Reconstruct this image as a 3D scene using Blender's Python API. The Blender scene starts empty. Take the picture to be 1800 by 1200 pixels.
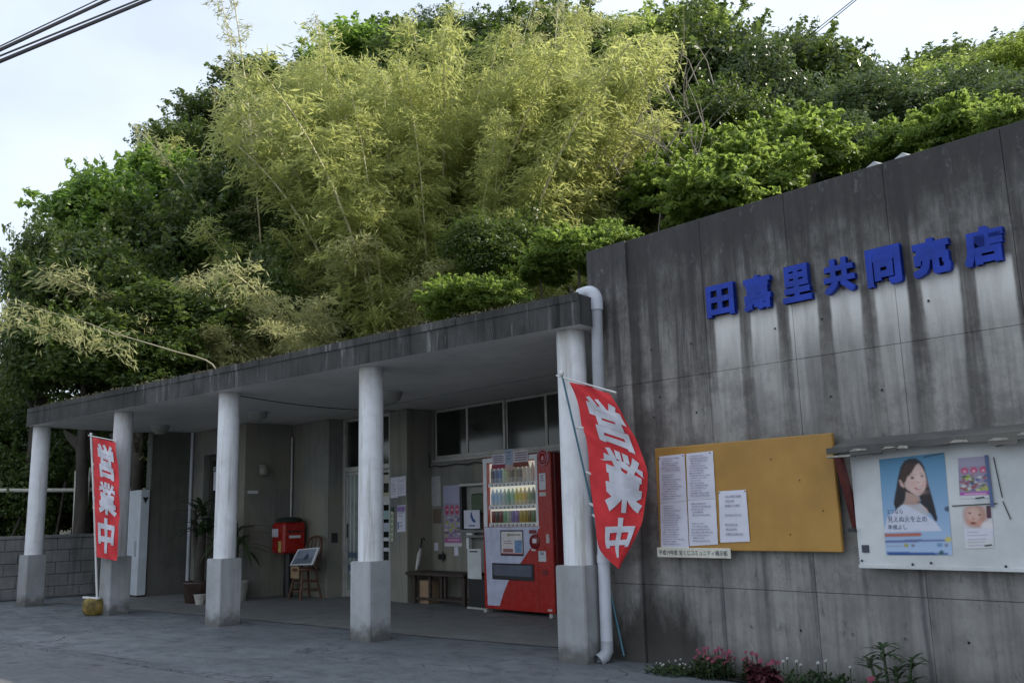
import bpy, math, random
import numpy as np
from mathutils import Vector, Matrix
R = math.radians
random.seed(7); rng = np.random.default_rng(7)
scene = bpy.context.scene
COL = scene.collection

# ------------------------------------------------------------------ camera
WA = -0.1338                       # the shop is turned this much against the porch columns
CAMZ = 1.1349
cam_d = bpy.data.cameras.new('camera'); cam_o = bpy.data.objects.new('camera', cam_d); COL.objects.link(cam_o)
_r = Vector((0.76763499, 0.64035355, -0.02615049)); _u = Vector((0.13844381, -0.12584546, 0.98234222)); _f = Vector((-0.62575541, 0.75770063, 0.18525636))
cam_o.matrix_world = Matrix(((_r.x, _u.x, -_f.x, 0), (_r.y, _u.y, -_f.y, 0), (_r.z, _u.z, -_f.z, CAMZ), (0, 0, 0, 1)))
cam_d.sensor_width = 36; cam_d.lens = 32.0; cam_d.clip_start = 0.05; cam_d.clip_end = 3000
scene.camera = cam_o

# ------------------------------------------------------------------ sky, sun, exposure
SUN_EL = R(36.5); SUN_AZ = R(52) + WA          # angle from +X toward +Y
sd = Vector((math.cos(SUN_EL)*math.cos(SUN_AZ), math.cos(SUN_EL)*math.sin(SUN_AZ), math.sin(SUN_EL)))
world = bpy.data.worlds.new('World'); scene.world = world; world.use_nodes = True
nt = world.node_tree; nt.nodes.clear()
out = nt.nodes.new('ShaderNodeOutputWorld'); bg = nt.nodes.new('ShaderNodeBackground')
sky = nt.nodes.new('ShaderNodeTexSky'); sky.sky_type = 'NISHITA'; sky.sun_disc = False
sky.sun_elevation = SUN_EL; sky.sun_rotation = math.atan2(sd.x, sd.y); sky.dust_density = 2.0; sky.air_density = 1.2
tc = nt.nodes.new('ShaderNodeTexCoord'); mp = nt.nodes.new('ShaderNodeMapping'); mp.inputs['Scale'].default_value = (1.0, 1.0, 2.2)
cn = nt.nodes.new('ShaderNodeTexNoise'); cn.inputs['Scale'].default_value = 1.7; cn.inputs['Detail'].default_value = 6; cn.inputs['Roughness'].default_value = .52
cr = nt.nodes.new('ShaderNodeValToRGB'); cr.color_ramp.elements[0].position = .36; cr.color_ramp.elements[1].position = .62
cr.color_ramp.elements[0].color = (.62, .62, .62, 1); cr.color_ramp.elements[1].color = (.97, .97, .97, 1)
mx = nt.nodes.new('ShaderNodeMixRGB'); mx.inputs[2].default_value = (7.7, 8.6, 9.9, 1)
bg.inputs['Strength'].default_value = 0.108
nt.links.new(tc.outputs['Generated'], mp.inputs[0]); nt.links.new(mp.outputs[0], cn.inputs['Vector']); nt.links.new(cn.outputs['Fac'], cr.inputs[0])
nt.links.new(cr.outputs[0], mx.inputs[0]); nt.links.new(sky.outputs[0], mx.inputs[1]); nt.links.new(mx.outputs[0], bg.inputs[0]); nt.links.new(bg.outputs[0], out.inputs[0])
sl = bpy.data.lights.new('sun', 'SUN'); sl.energy = 5.0; sl.angle = R(0.5); sl.color = (1, .93, .80)
so = bpy.data.objects.new('sun', sl); COL.objects.link(so); so.rotation_euler = (-sd).to_track_quat('-Z', 'Y').to_euler()
so.location = (0, 0, 40)
vs = scene.view_settings; vs.view_transform = 'Standard'; vs.look = 'None'; vs.exposure = 0.28; vs.gamma = 1; vs.use_curve_mapping = False

# ------------------------------------------------------------------ materials
class N:
    def __init__(s, name):
        s.m = bpy.data.materials.new(name); s.m.use_nodes = True; s.t = s.m.node_tree; s.t.nodes.clear()
        s.out = s.n('ShaderNodeOutputMaterial'); s.b = s.n('ShaderNodeBsdfPrincipled'); s.l(s.b.outputs[0], s.out.inputs[0])
        s.co = s.n('ShaderNodeTexCoord').outputs['Object']
    def n(s, k): return s.t.nodes.new(k)
    def l(s, a, b): s.t.links.new(a, b)
    def noise(s, scale, detail=5, rough=.55, vec=None, stretch=None, off=None):
        v = vec or s.co
        if stretch or off:
            m = s.n('ShaderNodeMapping'); m.inputs['Scale'].default_value = stretch or (1, 1, 1)
            if off: m.inputs['Location'].default_value = off
            s.l(v, m.inputs[0]); v = m.outputs[0]
        t = s.n('ShaderNodeTexNoise'); t.inputs['Scale'].default_value = scale; t.inputs['Detail'].default_value = detail; t.inputs['Roughness'].default_value = rough
        s.l(v, t.inputs['Vector']); return t.outputs['Fac']
    def ramp(s, x, a, b, lo=0., hi=1.):
        t = s.n('ShaderNodeMapRange'); t.interpolation_type = 'SMOOTHSTEP'; t.clamp = True
        t.inputs[1].default_value = a; t.inputs[2].default_value = b; t.inputs[3].default_value = lo; t.inputs[4].default_value = hi
        s.l(x, t.inputs[0]); return t.outputs[0]
    def math(s, op, a, b=None):
        t = s.n('ShaderNodeMath'); t.operation = op
        for i, v in enumerate((a, b)):
            if v is None: continue
            if isinstance(v, (int, float)): t.inputs[i].default_value = v
            else: s.l(v, t.inputs[i])
        return t.outputs[0]
    def mix(s, f, a, b):
        t = s.n('ShaderNodeMixRGB')
        for i, v in enumerate((f, a, b)):
            if isinstance(v, (int, float)): t.inputs[i].default_value = v
            elif isinstance(v, tuple): t.inputs[i].default_value = v + (1,)
            else: s.l(v, t.inputs[i])
        return t.outputs[0]
    def xyz(s):
        t = s.n('ShaderNodeSeparateXYZ'); s.l(s.co, t.inputs[0]); return t.outputs
    def bump(s, h, dist=.01, st=.5):
        t = s.n('ShaderNodeBump'); t.inputs['Distance'].default_value = dist; t.inputs['Strength'].default_value = st
        s.l(h, t.inputs['Height']); s.l(t.outputs[0], s.b.inputs['Normal'])
    def fin(s, col, rough=.8):
        if isinstance(col, tuple): s.b.inputs['Base Color'].default_value = col + (1,)
        else: s.l(col, s.b.inputs['Base Color'])
        if isinstance(rough, (int, float)): s.b.inputs['Roughness'].default_value = rough
        else: s.l(rough, s.b.inputs['Roughness'])
        return s.m
_mc = {}
def flat(name, col, rough=.5, metal=0., amt=.12, scale=9., bump=0., spec=.5):
    """a plain surface with a little uneven colour and gloss"""
    k = (name, col, rough)
    if k in _mc: return _mc[k]
    s = N(name); n = s.noise(scale, 6, .6)
    c = s.mix(s.ramp(n, .3, .72), tuple(x*(1-amt) for x in col), tuple(min(1, x*(1+amt)) for x in col))
    n2 = s.noise(scale*3.1, 4)
    s.b.inputs['Metallic'].default_value = metal; s.b.inputs['Specular IOR Level'].default_value = spec
    if bump: s.bump(n2, bump)
    _mc[k] = s.fin(c, s.ramp(n2, .2, .8, max(.03, rough-.1), min(1, rough+.1)))
    return _mc[k]

def concrete(name, a, b, dark, stain=.5, drip=True, top=None, rough=.85, bump=.004, warm=None, base_dirt=None, pale=None):
    s = N(name); x = s.xyz()
    big = s.noise(1.3, 6, .6); fine = s.noise(38, 8, .7); mid = s.noise(7, 6, .65)
    c = s.mix(s.ramp(big, .3, .7), a, b)
    c = s.mix(s.ramp(mid, .45, .8, 0, .35), c, tuple(v*.55 for v in a))
    if warm: c = s.mix(s.ramp(s.noise(.9, 3, .5, off=(3, 9, 1)), .42, .62, 0, .8), c, warm)
    if drip:
        st = s.noise(9, 6, .65, stretch=(1, 1, .07)); st2 = s.noise(23, 5, .6, stretch=(1, 1, .05))
        c = s.mix(s.ramp(st, .5, .7, 0, stain), c, dark)
        c = s.mix(s.ramp(st2, .52, .75, 0, stain*.6), c, dark)
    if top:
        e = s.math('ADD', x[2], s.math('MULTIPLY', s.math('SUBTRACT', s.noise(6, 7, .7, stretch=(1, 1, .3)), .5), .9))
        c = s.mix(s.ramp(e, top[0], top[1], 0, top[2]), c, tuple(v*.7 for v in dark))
    if pale: c = s.mix(s.math('MULTIPLY', s.ramp(s.noise(11, 6, .7, stretch=(1, 1, .10), off=(4, 1, 8)), .54, .66, 0, .75), s.ramp(s.noise(1.2, 3, .5), .42, .6)), c, pale)
    if base_dirt:
        e = s.math('ADD', x[2], s.math('MULTIPLY', s.math('SUBTRACT', s.noise(9, 6, .6), .5), .3))
        c = s.mix(s.ramp(e, .02, base_dirt, .75, 0), c, (.055, .05, .04))
    c = s.mix(s.ramp(fine, .6, .85, 0, .3), c, tuple(v*.5 for v in a))
    s.bump(s.math('ADD', s.math('MULTIPLY', mid, .6), s.math('MULTIPLY', fine, .5)), bump, .6)
    return s.fin(c, rough)

M = {}
# the big board-marked wall: mould from the top edge, dark runs, pale washed streaks under the characters, wet foot
def sign_wall_mat(name, light=1.0):
    s = N(name); x = s.xyz()                      # object space: x along the wall (u+8), y depth, z up
    L = lambda t: tuple(v*light for v in t)
    big = s.noise(1.1, 6, .6); fine = s.noise(42, 8, .7); mid = s.noise(6, 7, .68)
    c = s.mix(s.ramp(big, .32, .68), L((.215, .203, .187)), L((.34, .325, .30)))
    c = s.mix(s.ramp(s.noise(2.6, 8, .75, off=(5, 1, 2)), .42, .62, 0, .8), c, L((.115, .106, .098)))
    lowpale = s.ramp(x[2], .5, .95, .5, 0)
    c = s.mix(lowpale, c, L((.26, .25, .235)))
    warp = s.math('MULTIPLY', s.math('SUBTRACT', s.noise(3.1, 4, .6, stretch=(1, 1, .5)), .5), .055)
    st = s.noise(7.5, 7, .68, stretch=(1, 1, .05)); st2 = s.noise(21, 5, .62, stretch=(1, 1, .04))
    runmask = s.ramp(x[2], .9, 2.7, .32, 1)
    c = s.mix(s.math('MULTIPLY', s.ramp(st, .44, .62, 0, .85), runmask), c, L((.045, .04, .04)))
    c = s.mix(s.math('MULTIPLY', s.ramp(st2, .48, .68, 0, .6), runmask), c, L((.06, .053, .05)))
    c = s.mix(s.ramp(s.noise(30, 6, .7, stretch=(1, 1, .12), off=(9, 2, 2)), .62, .74, 0, .35), c, L((.30, .30, .30)))
    e = s.math('ADD', x[2], s.math('MULTIPLY', s.math('SUBTRACT', s.noise(5, 8, .72, stretch=(1, 1, .28)), .5), 1.5))
    c = s.mix(s.ramp(e, 2.45, 3.15, 0, .93), c, L((.04, .037, .038)))
    c = s.mix(s.ramp(s.noise(14, 9, .8, stretch=(1, 1, .5), off=(2, 2, 7)), .56, .70, 0, .5), c, L((.24, .23, .23)))
    c = s.mix(s.ramp(s.noise(10, 9, .8, stretch=(1, 1, .4), off=(7, 2, 1)), .54, .66, 0, .55), c, L((.035, .032, .034)))
    # washed streaks
    ux = s.math('ADD', x[0], warp); t = s.math('DIVIDE', s.math('SUBTRACT', ux, 8-3.90+.012), .309)
    fr = s.math('FRACT', t); d = s.math('ABSOLUTE', s.math('SUBTRACT', fr, .5))
    wd = s.ramp(x[2], 1.2, 2.5, .06, 0)
    band = s.ramp(s.math('ADD', d, wd), .31, .39, 1, 0)
    rngm = s.math('MULTIPLY', s.math('GREATER_THAN', ux, 8-3.885), s.math('LESS_THAN', ux, 8-1.70))
    low = s.ramp(x[2], 2.50, 2.56, 1, 0)
    fade = s.math('ADD', s.ramp(x[2], 2.1, 2.5, 0, .62), s.ramp(x[2], 1.5, 2.35, .06, .36))
    n1 = s.ramp(s.noise(9, 6, .65, stretch=(1, 1, .12), off=(1, 5, 3)), .3, .62, .62, 1)
    w = s.math('MULTIPLY', s.math('MULTIPLY', band, s.math('MULTIPLY', rngm, low)), s.math('MULTIPLY', fade, n1))
    gap = s.math('MULTIPLY', s.ramp(d, .40, .47, 0, .5), s.math('MULTIPLY', rngm, s.math('MULTIPLY', low, s.ramp(x[2], 1.7, 2.4, .12, 1))))
    c = s.mix(gap, c, (.07, .06, .058))
    c = s.mix(w, c, (.74, .73, .70))
    # wet dark patch at the left foot
    sm_ = s.math('ABSOLUTE', s.math('SUBTRACT', s.math('FRACT', s.math('ADD', s.math('DIVIDE', s.math('SUBTRACT', ux, 4.075+.0), .3575), .5)), .5))
    lowz = s.ramp(x[2], .75, 1.05, 1, 0)
    c = s.mix(s.math('MULTIPLY', s.math('MULTIPLY', s.ramp(sm_, .01, .075, .62, 0), lowz), s.ramp(s.noise(2.2, 5, .6, off=(3, 1, 1)), .38, .6, .15, 1)), c, (.05, .052, .06))
    c = s.mix(s.math('MULTIPLY', s.ramp(s.noise(13, 6, .65, stretch=(1, 1, .06), off=(6, 6, 1)), .52, .68, 0, .45), lowz), c, (.085, .083, .085))
    lb = s.math('MULTIPLY', s.ramp(x[0], 3.355, 3.37, 0, 1), s.ramp(s.math('ADD', x[0], s.math('MULTIPLY', s.math('SUBTRACT', mid, .5), .25)), 3.42, 3.56, .75, 0))
    c = s.mix(lb, c, (.035, .03, .028))
    dx = s.math('DIVIDE', s.math('SUBTRACT', x[0], 3.46), .52); dz = s.math('DIVIDE', s.math('SUBTRACT', x[2], .05), .50)
    rr = s.math('ADD', s.math('ADD', s.math('MULTIPLY', dx, dx), s.math('MULTIPLY', dz, dz)), s.math('MULTIPLY', s.math('SUBTRACT', s.noise(5, 8, .75, stretch=(1, 1, .5), off=(1, 1, 9)), .5), 2.6))
    c = s.mix(s.ramp(rr, .2, 1.35, .9, 0), c, (.022, .019, .016))
    e2 = s.math('ADD', x[2], s.math('MULTIPLY', s.math('SUBTRACT', mid, .5), .35))
    c = s.mix(s.ramp(e2, .0, .22, .55, 0), c, (.07, .065, .06))
    c = s.mix(s.ramp(fine, .62, .85, 0, .35), c, (.07, .07, .075))
    s.bump(s.math('ADD', s.math('MULTIPLY', mid, .7), s.math('MULTIPLY', fine, .4)), .006, .7)
    return s.fin(c, .82)
M['signwall'] = sign_wall_mat('stained_board_marked_concrete')
M['signwall2'] = sign_wall_mat('paler_end_bay_concrete', 1.12)
M['fascia'] = concrete('mouldy_slab_concrete', (.035, .034, .032), (.085, .084, .08), (.010, .010, .009), .95, True, None, .9, .006, pale=(.24, .24, .235))
M['soffit'] = concrete('soffit_paint', (.60, .60, .575), (.72, .71, .69), (.36, .35, .33), .3, False, None, .42, .001)
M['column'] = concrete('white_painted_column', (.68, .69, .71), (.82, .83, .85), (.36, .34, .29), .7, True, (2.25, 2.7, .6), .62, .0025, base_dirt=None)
M['plinth'] = concrete('bare_plinth_concrete', (.27, .275, .28), (.42, .43, .44), (.2, .19, .17), .35, True, None, .85, .003, base_dirt=.20)
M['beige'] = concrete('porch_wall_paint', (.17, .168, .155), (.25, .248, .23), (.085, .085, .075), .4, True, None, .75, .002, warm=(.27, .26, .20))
M['dim'] = concrete('shaded_streaky_side_wall', (.085, .085, .075), (.14, .136, .12), (.04, .04, .035), .4, True, None, .85, .003)  # side wall's shade put into a darker colour, plus drip streaks
M['block'] = concrete('grey_block', (.15, .15, .145), (.25, .245, .235), (.06, .06, .055), .6, True, None, .9, .005)
M['roofdeck'] = concrete('mossy_roof_top', (.07, .075, .06), (.12, .12, .10), (.03, .035, .02), .6, False, None, .95, .01)
M['metalgrey'] = flat('grey_pvc', (.36, .38, .41), .42, 0, .1, 5)
M['pipewhite'] = flat('white_pvc', (.55, .57, .62), .4, 0, .1, 5)
M['alu'] = flat('aluminium_frame', (.46, .45, .42), .42, .3, .12, 12)
M['white'] = flat('white_paint', (.72, .73, .74), .5, 0, .06, 8)
M['board'] = flat('board_white', (.58, .6, .6), .45, 0, .13, 3)
M['paper'] = flat('paper', (.66, .66, .74), .75, 0, .05, 6)
M['yellow'] = flat('ochre_board_paint', (.40, .215, .045), .55, 0, .14, 2.2, .0008)
M['blue'] = flat('blue_enamel', (.012, .045, .36), .5, 0, .2, 9, .0, .3)
M['red'] = flat('red_flag_cloth', (.68, .035, .042), .8, 0, .12, 6)
M['mred'] = flat('red_machine_paint', (.38, .015, .010), .28, 0, .07, 3)
M['dred'] = flat('dark_red_paint', (.19, .01, .015), .4, 0, .15, 5)
M['black'] = flat('black_plastic', (.018, .018, .02), .4)
M['ink'] = flat('ink', (.05, .055, .09), .7)
M['wood'] = flat('dark_brown_wood', (.045, .03, .022), .6, 0, .3, 14, .002)
M['rattan'] = flat('rattan', (.12, .055, .03), .55, 0, .3, 16, .002)
M['card'] = flat('cardboard', (.33, .22, .13), .8, 0, .12, 7)
M['terracotta'] = flat('brown_glazed_pot', (.05, .032, .024), .4, 0, .25, 8)
M['potwhite'] = flat('pale_pot', (.5, .48, .43), .6, 0, .12, 8)
M['pole'] = flat('white_pole', (.66, .66, .64), .45)
M['bluepole'] = flat('pale_blue_pole', (.08, .20, .26), .45)
M['bambooW'] = flat('dried_bamboo', (.62, .60, .52), .55, 0, .15, 10)
M['cable'] = flat('cable_rubber', (.012, .013, .022), .6)
M['rust'] = flat('maroon_bracket', (.10, .018, .014), .6, 0, .4, 12, .001)
def glass_dark():
    s = N('dark_window_glass'); n = s.noise(1.4, 3, .5)
    s.b.inputs['Specular IOR Level'].default_value = .6
    return s.fin(s.mix(s.ramp(n, .4, .65), (.009, .011, .009), (.028, .032, .027)), .09)
M['glass'] = glass_dark()
def clear_glass():
    s = N('clear_glass'); tr = s.n('ShaderNodeBsdfTransparent'); gl = s.n('ShaderNodeBsdfGlossy'); gl.inputs['Roughness'].default_value = .04
    fz = s.n('ShaderNodeFresnel'); fz.inputs[0].default_value = 1.45; mxs = s.n('ShaderNodeMixShader')
    s.l(fz.outputs[0], mxs.inputs[0]); s.l(tr.outputs[0], mxs.inputs[1]); s.l(gl.outputs[0], mxs.inputs[2]); s.l(mxs.outputs[0], s.out.inputs[0]); return s.m
M['clear'] = clear_glass()
def asphalt(name, a, b, dark, sc=1.0, patch=.6):
    s = N(name); big = s.noise(.6*sc, 7, .66, stretch=(.75, 1.25, 1)); mid = s.noise(3.6*sc, 9, .74, stretch=(.8, 1.2, 1)); fine = s.noise(70, 8, .85)
    c = s.mix(s.ramp(big, .36, .64), a, b); c = s.mix(s.ramp(mid, .44, .68, 0, patch), c, dark)
    c = s.mix(s.ramp(s.noise(14, 6, .7), .55, .78, 0, .35), c, tuple(v*1.35 for v in b))
    c = s.mix(s.ramp(fine, .5, .8, 0, .3), c, tuple(v*.35 for v in a))
    vo = s.n('ShaderNodeTexVoronoi'); vo.feature = 'DISTANCE_TO_EDGE'; vo.inputs['Scale'].default_value = .42
    wv = s.n('ShaderNodeMapping'); s.l(s.co, wv.inputs[0]); ad = s.n('ShaderNodeVectorMath'); ad.operation = 'ADD'
    nz = s.n('ShaderNodeTexNoise'); nz.inputs['Scale'].default_value = 2.2; nz.inputs['Detail'].default_value = 7; s.l(s.co, nz.inputs['Vector'])
    s.l(s.co, ad.inputs[0]); s.l(nz.outputs['Color'], ad.inputs[1]); s.l(ad.outputs[0], vo.inputs['Vector'])
    c = s.mix(s.math('MULTIPLY', s.ramp(vo.outputs['Distance'], .002, .010, .75, 0), s.ramp(big, .42, .55)), c, (.03, .032, .035))
    c = s.mix(s.ramp(s.noise(55, 3, .5), .68, .74, 0, .5), c, tuple(min(1, v*1.9) for v in b))
    s.bump(s.math('ADD', s.math('MULTIPLY', fine, .5), mid), .012, .5); return s.fin(c, s.ramp(mid, .3, .7, .62, .92))
M['apron'] = asphalt('worn_forecourt_concrete', (.11, .122, .132), (.18, .195, .208), (.062, .068, .077), 1, .8)
M['floor'] = asphalt('smooth_porch_floor', (.15, .158, .155), (.20, .205, .20), (.11, .115, .12), .8, .5)
M['road'] = asphalt('pale_worn_asphalt', (.105, .11, .116), (.15, .155, .162), (.075, .08, .09), 1.5, .6)
M['kerb'] = asphalt('kerb_concrete', (.10, .11, .12), (.15, .16, .175), (.055, .06, .07), 2, .9)
def soil():
    s = N('leaf_litter_soil'); n = s.noise(2.3, 8, .7)
    s.bump(n, .08, .8); return s.fin(s.mix(s.ramp(n, .35, .7), (.012, .014, .008), (.035, .04, .016)), .95)
M['soil'] = soil()
def leaf(name, a, b, rough=.5, trans=.35, spec=.5, tcol=None):
    s = N(name); g = s.n('ShaderNodeNewGeometry'); oi = s.n('ShaderNodeObjectInfo')
    big = s.noise(1.6, 4, .6, vec=g.outputs['Position'])
    f = s.math('ADD', s.math('MULTIPLY', g.outputs['Random Per Island'], .55), s.math('MULTIPLY', s.ramp(big, .3, .7), .3))
    f = s.math('ADD', f, s.math('MULTIPLY', oi.outputs['Random'], .15))
    c = s.mix(f, a, b)
    s.l(c, s.b.inputs['Base Color']); s.b.inputs['Roughness'].default_value = rough; s.b.inputs['Specular IOR Level'].default_value = spec
    tl = s.n('ShaderNodeBsdfTranslucent'); s.l(s.mix(.6, c, tcol or tuple(min(1, v*1.8) for v in b)), tl.inputs[0])
    ms = s.n('ShaderNodeMixShader'); ms.inputs[0].default_value = trans
    s.l(s.b.outputs[0], ms.inputs[1]); s.l(tl.outputs[0], ms.inputs[2]); s.l(ms.outputs[0], s.out.inputs[0]); return s.m
M['leaf_d'] = leaf('dark_broad_leaves', (.018, .040, .010), (.115, .165, .035), .42, .4, .45)
M['leaf_b'] = leaf('bright_broad_leaves', (.045, .10, .018), (.21, .32, .06), .45, .55)
M['leaf_g'] = leaf('glossy_leathery_leaves', (.024, .05, .016), (.11, .16, .05), .36, .34, .6)
M['leaf_f'] = leaf('feathery_leaves', (.09, .15, .025), (.30, .37, .09), .5, .55)
M['leaf_l'] = leaf('lime_leaves', (.05, .105, .016), (.24, .32, .07), .45, .55)
M['leaf_y'] = leaf('yellow_bamboo_leaves', (.105, .145, .035), (.44, .46, .16), .55, .5)
M['leaf_o'] = leaf('olive_dry_bamboo_leaves', (.13, .15, .055), (.42, .42, .20), .55, .45)
M['leaf_p'] = leaf('pot_plant_leaves', (.02, .045, .02), (.07, .11, .04), .4, .2)
M['bark'] = flat('grey_bark', (.06, .052, .042), .9, 0, .3, 9, .01)
M['dullculm'] = flat('dull_dry_culm', (.26, .24, .17), .7, 0, .3, 3)
M['culm'] = flat('bamboo_culm_skin', (.50, .46, .28), .5, 0, .25, 3)
M['twig'] = flat('dry_grey_twigs', (.30, .27, .23), .8, 0, .2, 6)
M['pinkf'] = flat('pink_petals', (.19, .03, .06), .6, 0, .5, 30)
M['whitef'] = flat('white_petals', (.36, .36, .35), .6)

# ------------------------------------------------------------------ builders
def B(u, v, z=0.): return Vector((u*math.cos(WA)-v*math.sin(WA), u*math.sin(WA)+v*math.cos(WA), z))
def W2B(x, y): return (x*math.cos(WA)+y*math.sin(WA), -x*math.sin(WA)+y*math.cos(WA))
ORG = {}
def thing(name, label, cat, loc=(0, 0, 0), rotz=0., group=None):
    o = bpy.data.objects.new(name, None); COL.objects.link(o); o.location = loc; o.rotation_euler = (0, 0, rotz)
    o.empty_display_size = .2; o['label'] = label; o['category'] = cat
    if group: o['group'] = group
    return o
def bthing(name, label, cat, u, v, z=0., group=None):
    o = thing(name, label, cat, B(u, v, z), WA, group); ORG[o.name] = Vector((u, v, z)); return o
def tag(o, label, cat, group=None):
    o['label'] = label; o['category'] = cat
    if group: o['group'] = group
    return o
class MB:
    def __init__(s): s.v = []; s.f = []; s.mi = []; s.mats = []; s.sm = []
    def m(s, mat):
        if mat not in s.mats: s.mats.append(mat)
        return s.mats.index(mat)
    def add(s, vs, fs, mat, smooth=False):
        b = len(s.v); s.v += [tuple(p) for p in vs]; i = s.m(mat)
        for f in fs: s.f.append(tuple(b+k for k in f)); s.mi.append(i); s.sm.append(smooth)
        return s
    def box(s, x0, x1, y0, y1, z0, z1, mat, bev=0.):
        if bev <= 0:
            v = [(x0, y0, z0), (x1, y0, z0), (x1, y1, z0), (x0, y1, z0), (x0, y0, z1), (x1, y0, z1), (x1, y1, z1), (x0, y1, z1)]
            return s.add(v, [(0, 3, 2, 1), (4, 5, 6, 7), (0, 1, 5, 4), (1, 2, 6, 5), (2, 3, 7, 6), (3, 0, 4, 7)], mat)
        b = min(bev, (x1-x0)*.45, (y1-y0)*.45, (z1-z0)*.45); V = []; ids = {}
        for i, (X, sx) in enumerate(((x0, 1), (x1, -1))):
            for j, (Y, sy) in enumerate(((y0, 1), (y1, -1))):
                for k, (Z, sz) in enumerate(((z0, 1), (z1, -1))):
                    for a in range(3):
                        p = [X+sx*b, Y+sy*b, Z+sz*b]; p[a] = (X, Y, Z)[a]; ids[(i, j, k, a)] = len(V); V.append(tuple(p))
        F = []
        q = lambda *t: F.append(t)
        I = ids
        for i in (0, 1): q(I[i, 0, 0, 0], I[i, 1, 0, 0], I[i, 1, 1, 0], I[i, 0, 1, 0])
        for j in (0, 1): q(I[0, j, 0, 1], I[1, j, 0, 1], I[1, j, 1, 1], I[0, j, 1, 1])
        for k in (0, 1): q(I[0, 0, k, 2], I[1, 0, k, 2], I[1, 1, k, 2], I[0, 1, k, 2])
        for i in (0, 1):
            for j in (0, 1): q(I[i, j, 0, 0], I[i, j, 1, 0], I[i, j, 1, 1], I[i, j, 0, 1])
            for k in (0, 1): q(I[i, 0, k, 0], I[i, 1, k, 0], I[i, 1, k, 2], I[i, 0, k, 2])
        for j in (0, 1):
            for k in (0, 1): q(I[0, j, k, 1], I[1, j, k, 1], I[1, j, k, 2], I[0, j, k, 2])
        for i in (0, 1):
            for j in (0, 1):
                for k in (0, 1): q(I[i, j, k, 0], I[i, j, k, 1], I[i, j, k, 2])
        c = Vector(((x0+x1)/2, (y0+y1)/2, (z0+z1)/2)); G = []
        for f in F:
            p = [Vector(V[t]) for t in f]; n = (p[1]-p[0]).cross(p[2]-p[0]); m_ = sum(p, Vector())/len(p)
            G.append(tuple(f) if n.dot(m_-c) > 0 else tuple(reversed(f)))
        return s.add(V, G, mat)
    def poly(s, pts, mat): return s.add(pts, [tuple(range(len(pts)))], mat)
    def prism(s, pts, z0, z1, mat, mtop=None, mbot=None):
        n = len(pts); v = [(x, y, z0) for x, y in pts]+[(x, y, z1) for x, y in pts]
        s.add(v, [(i, (i+1) % n, n+(i+1) % n, n+i) for i in range(n)], mat)
        s.add(v, [tuple(range(n, 2*n))], mtop or mat); s.add(v, [tuple(reversed(range(n)))], mbot or mat); return s
    def tube(s, pts, rad, mat, n=8, cap=True):
        pts = [Vector(p) for p in pts]; rs = rad if isinstance(rad, (list, tuple)) else [rad]*len(pts)
        V = []; up = Vector((0, 0, 1)) if abs((pts[1]-pts[0]).normalized().z) < .9 else Vector((1, 0, 0)); prev = None
        for i, p in enumerate(pts):
            t = (pts[min(i+1, len(pts)-1)]-pts[max(i-1, 0)]).normalized()
            a = (prev - t*prev.dot(t)) if prev else t.cross(up)
            a.normalize(); prev = a; b = t.cross(a)
            for k in range(n):
                an = 2*math.pi*k/n; V.append(p+(a*math.cos(an)+b*math.sin(an))*rs[i])
        F = [(i*n+k, i*n+(k+1) % n, (i+1)*n+(k+1) % n, (i+1)*n+k) for i in range(len(pts)-1) for k in range(n)]
        s.add(V, F, mat, True)
        if cap:
            s.add(V[:n], [tuple(reversed(range(n)))], mat); s.add(V[-n:], [tuple(range(n))], mat)
        return s
    def lathe(s, c, prof, mat, n=20, ax='z'):
        V = []
        for r_, h in prof:
            for k in range(n):
                a = 2*math.pi*k/n
                if ax == 'z': V.append((c[0]+r_*math.cos(a), c[1]+r_*math.sin(a), c[2]+h))
                else: V.append((c[0]+r_*math.cos(a), c[1]-h, c[2]+r_*math.sin(a)))
        F = [(i*n+k, i*n+(k+1) % n, (i+1)*n+(k+1) % n, (i+1)*n+k) for i in range(len(prof)-1) for k in range(n)]
        s.add(V, F, mat, True); L_ = len(prof)
        if prof[0][0] > 1e-4: s.add(V[:n], [tuple(reversed(range(n)))], mat)
        if prof[-1][0] > 1e-4: s.add(V[-n:], [tuple(range(n))], mat)
        return s
    def text(s, body, size, org, ex, ey, mat, off=0., extr=0., align='LEFT', line=1.):
        """flat lettering: org + x*ex + y*ey"""
        v, f = glyphs(body, off/size if size else 0, align, line)
        o, ex, ey = Vector(org), Vector(ex).normalized(), Vector(ey).normalized(); n = ex.cross(ey)
        P = [o+ex*a*size+ey*b*size for a, b in v]
        s.add(P, f, mat)
        if extr: pass
        return s
    def build(s, name, parent=None, abs_=True, smooth=None):
        me = bpy.data.meshes.new(name)
        v = s.v
        if parent is not None and abs_ :
            r = parent
            while r.parent: r = r.parent
            if r.name in ORG:
                o = ORG[r.name]; v = [(a-o.x, b-o.y, c-o.z) for a, b, c in v]
        me.from_pydata(v, [], s.f)
        for m_ in s.mats: me.materials.append(m_)
        me.polygons.foreach_set('material_index', s.mi); me.polygons.foreach_set('use_smooth', s.sm)
        me.update(); me.validate()
        o = bpy.data.objects.new(name, me); COL.objects.link(o)
        if parent is not None: o.parent = parent
        return o
_gc = {}
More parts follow.
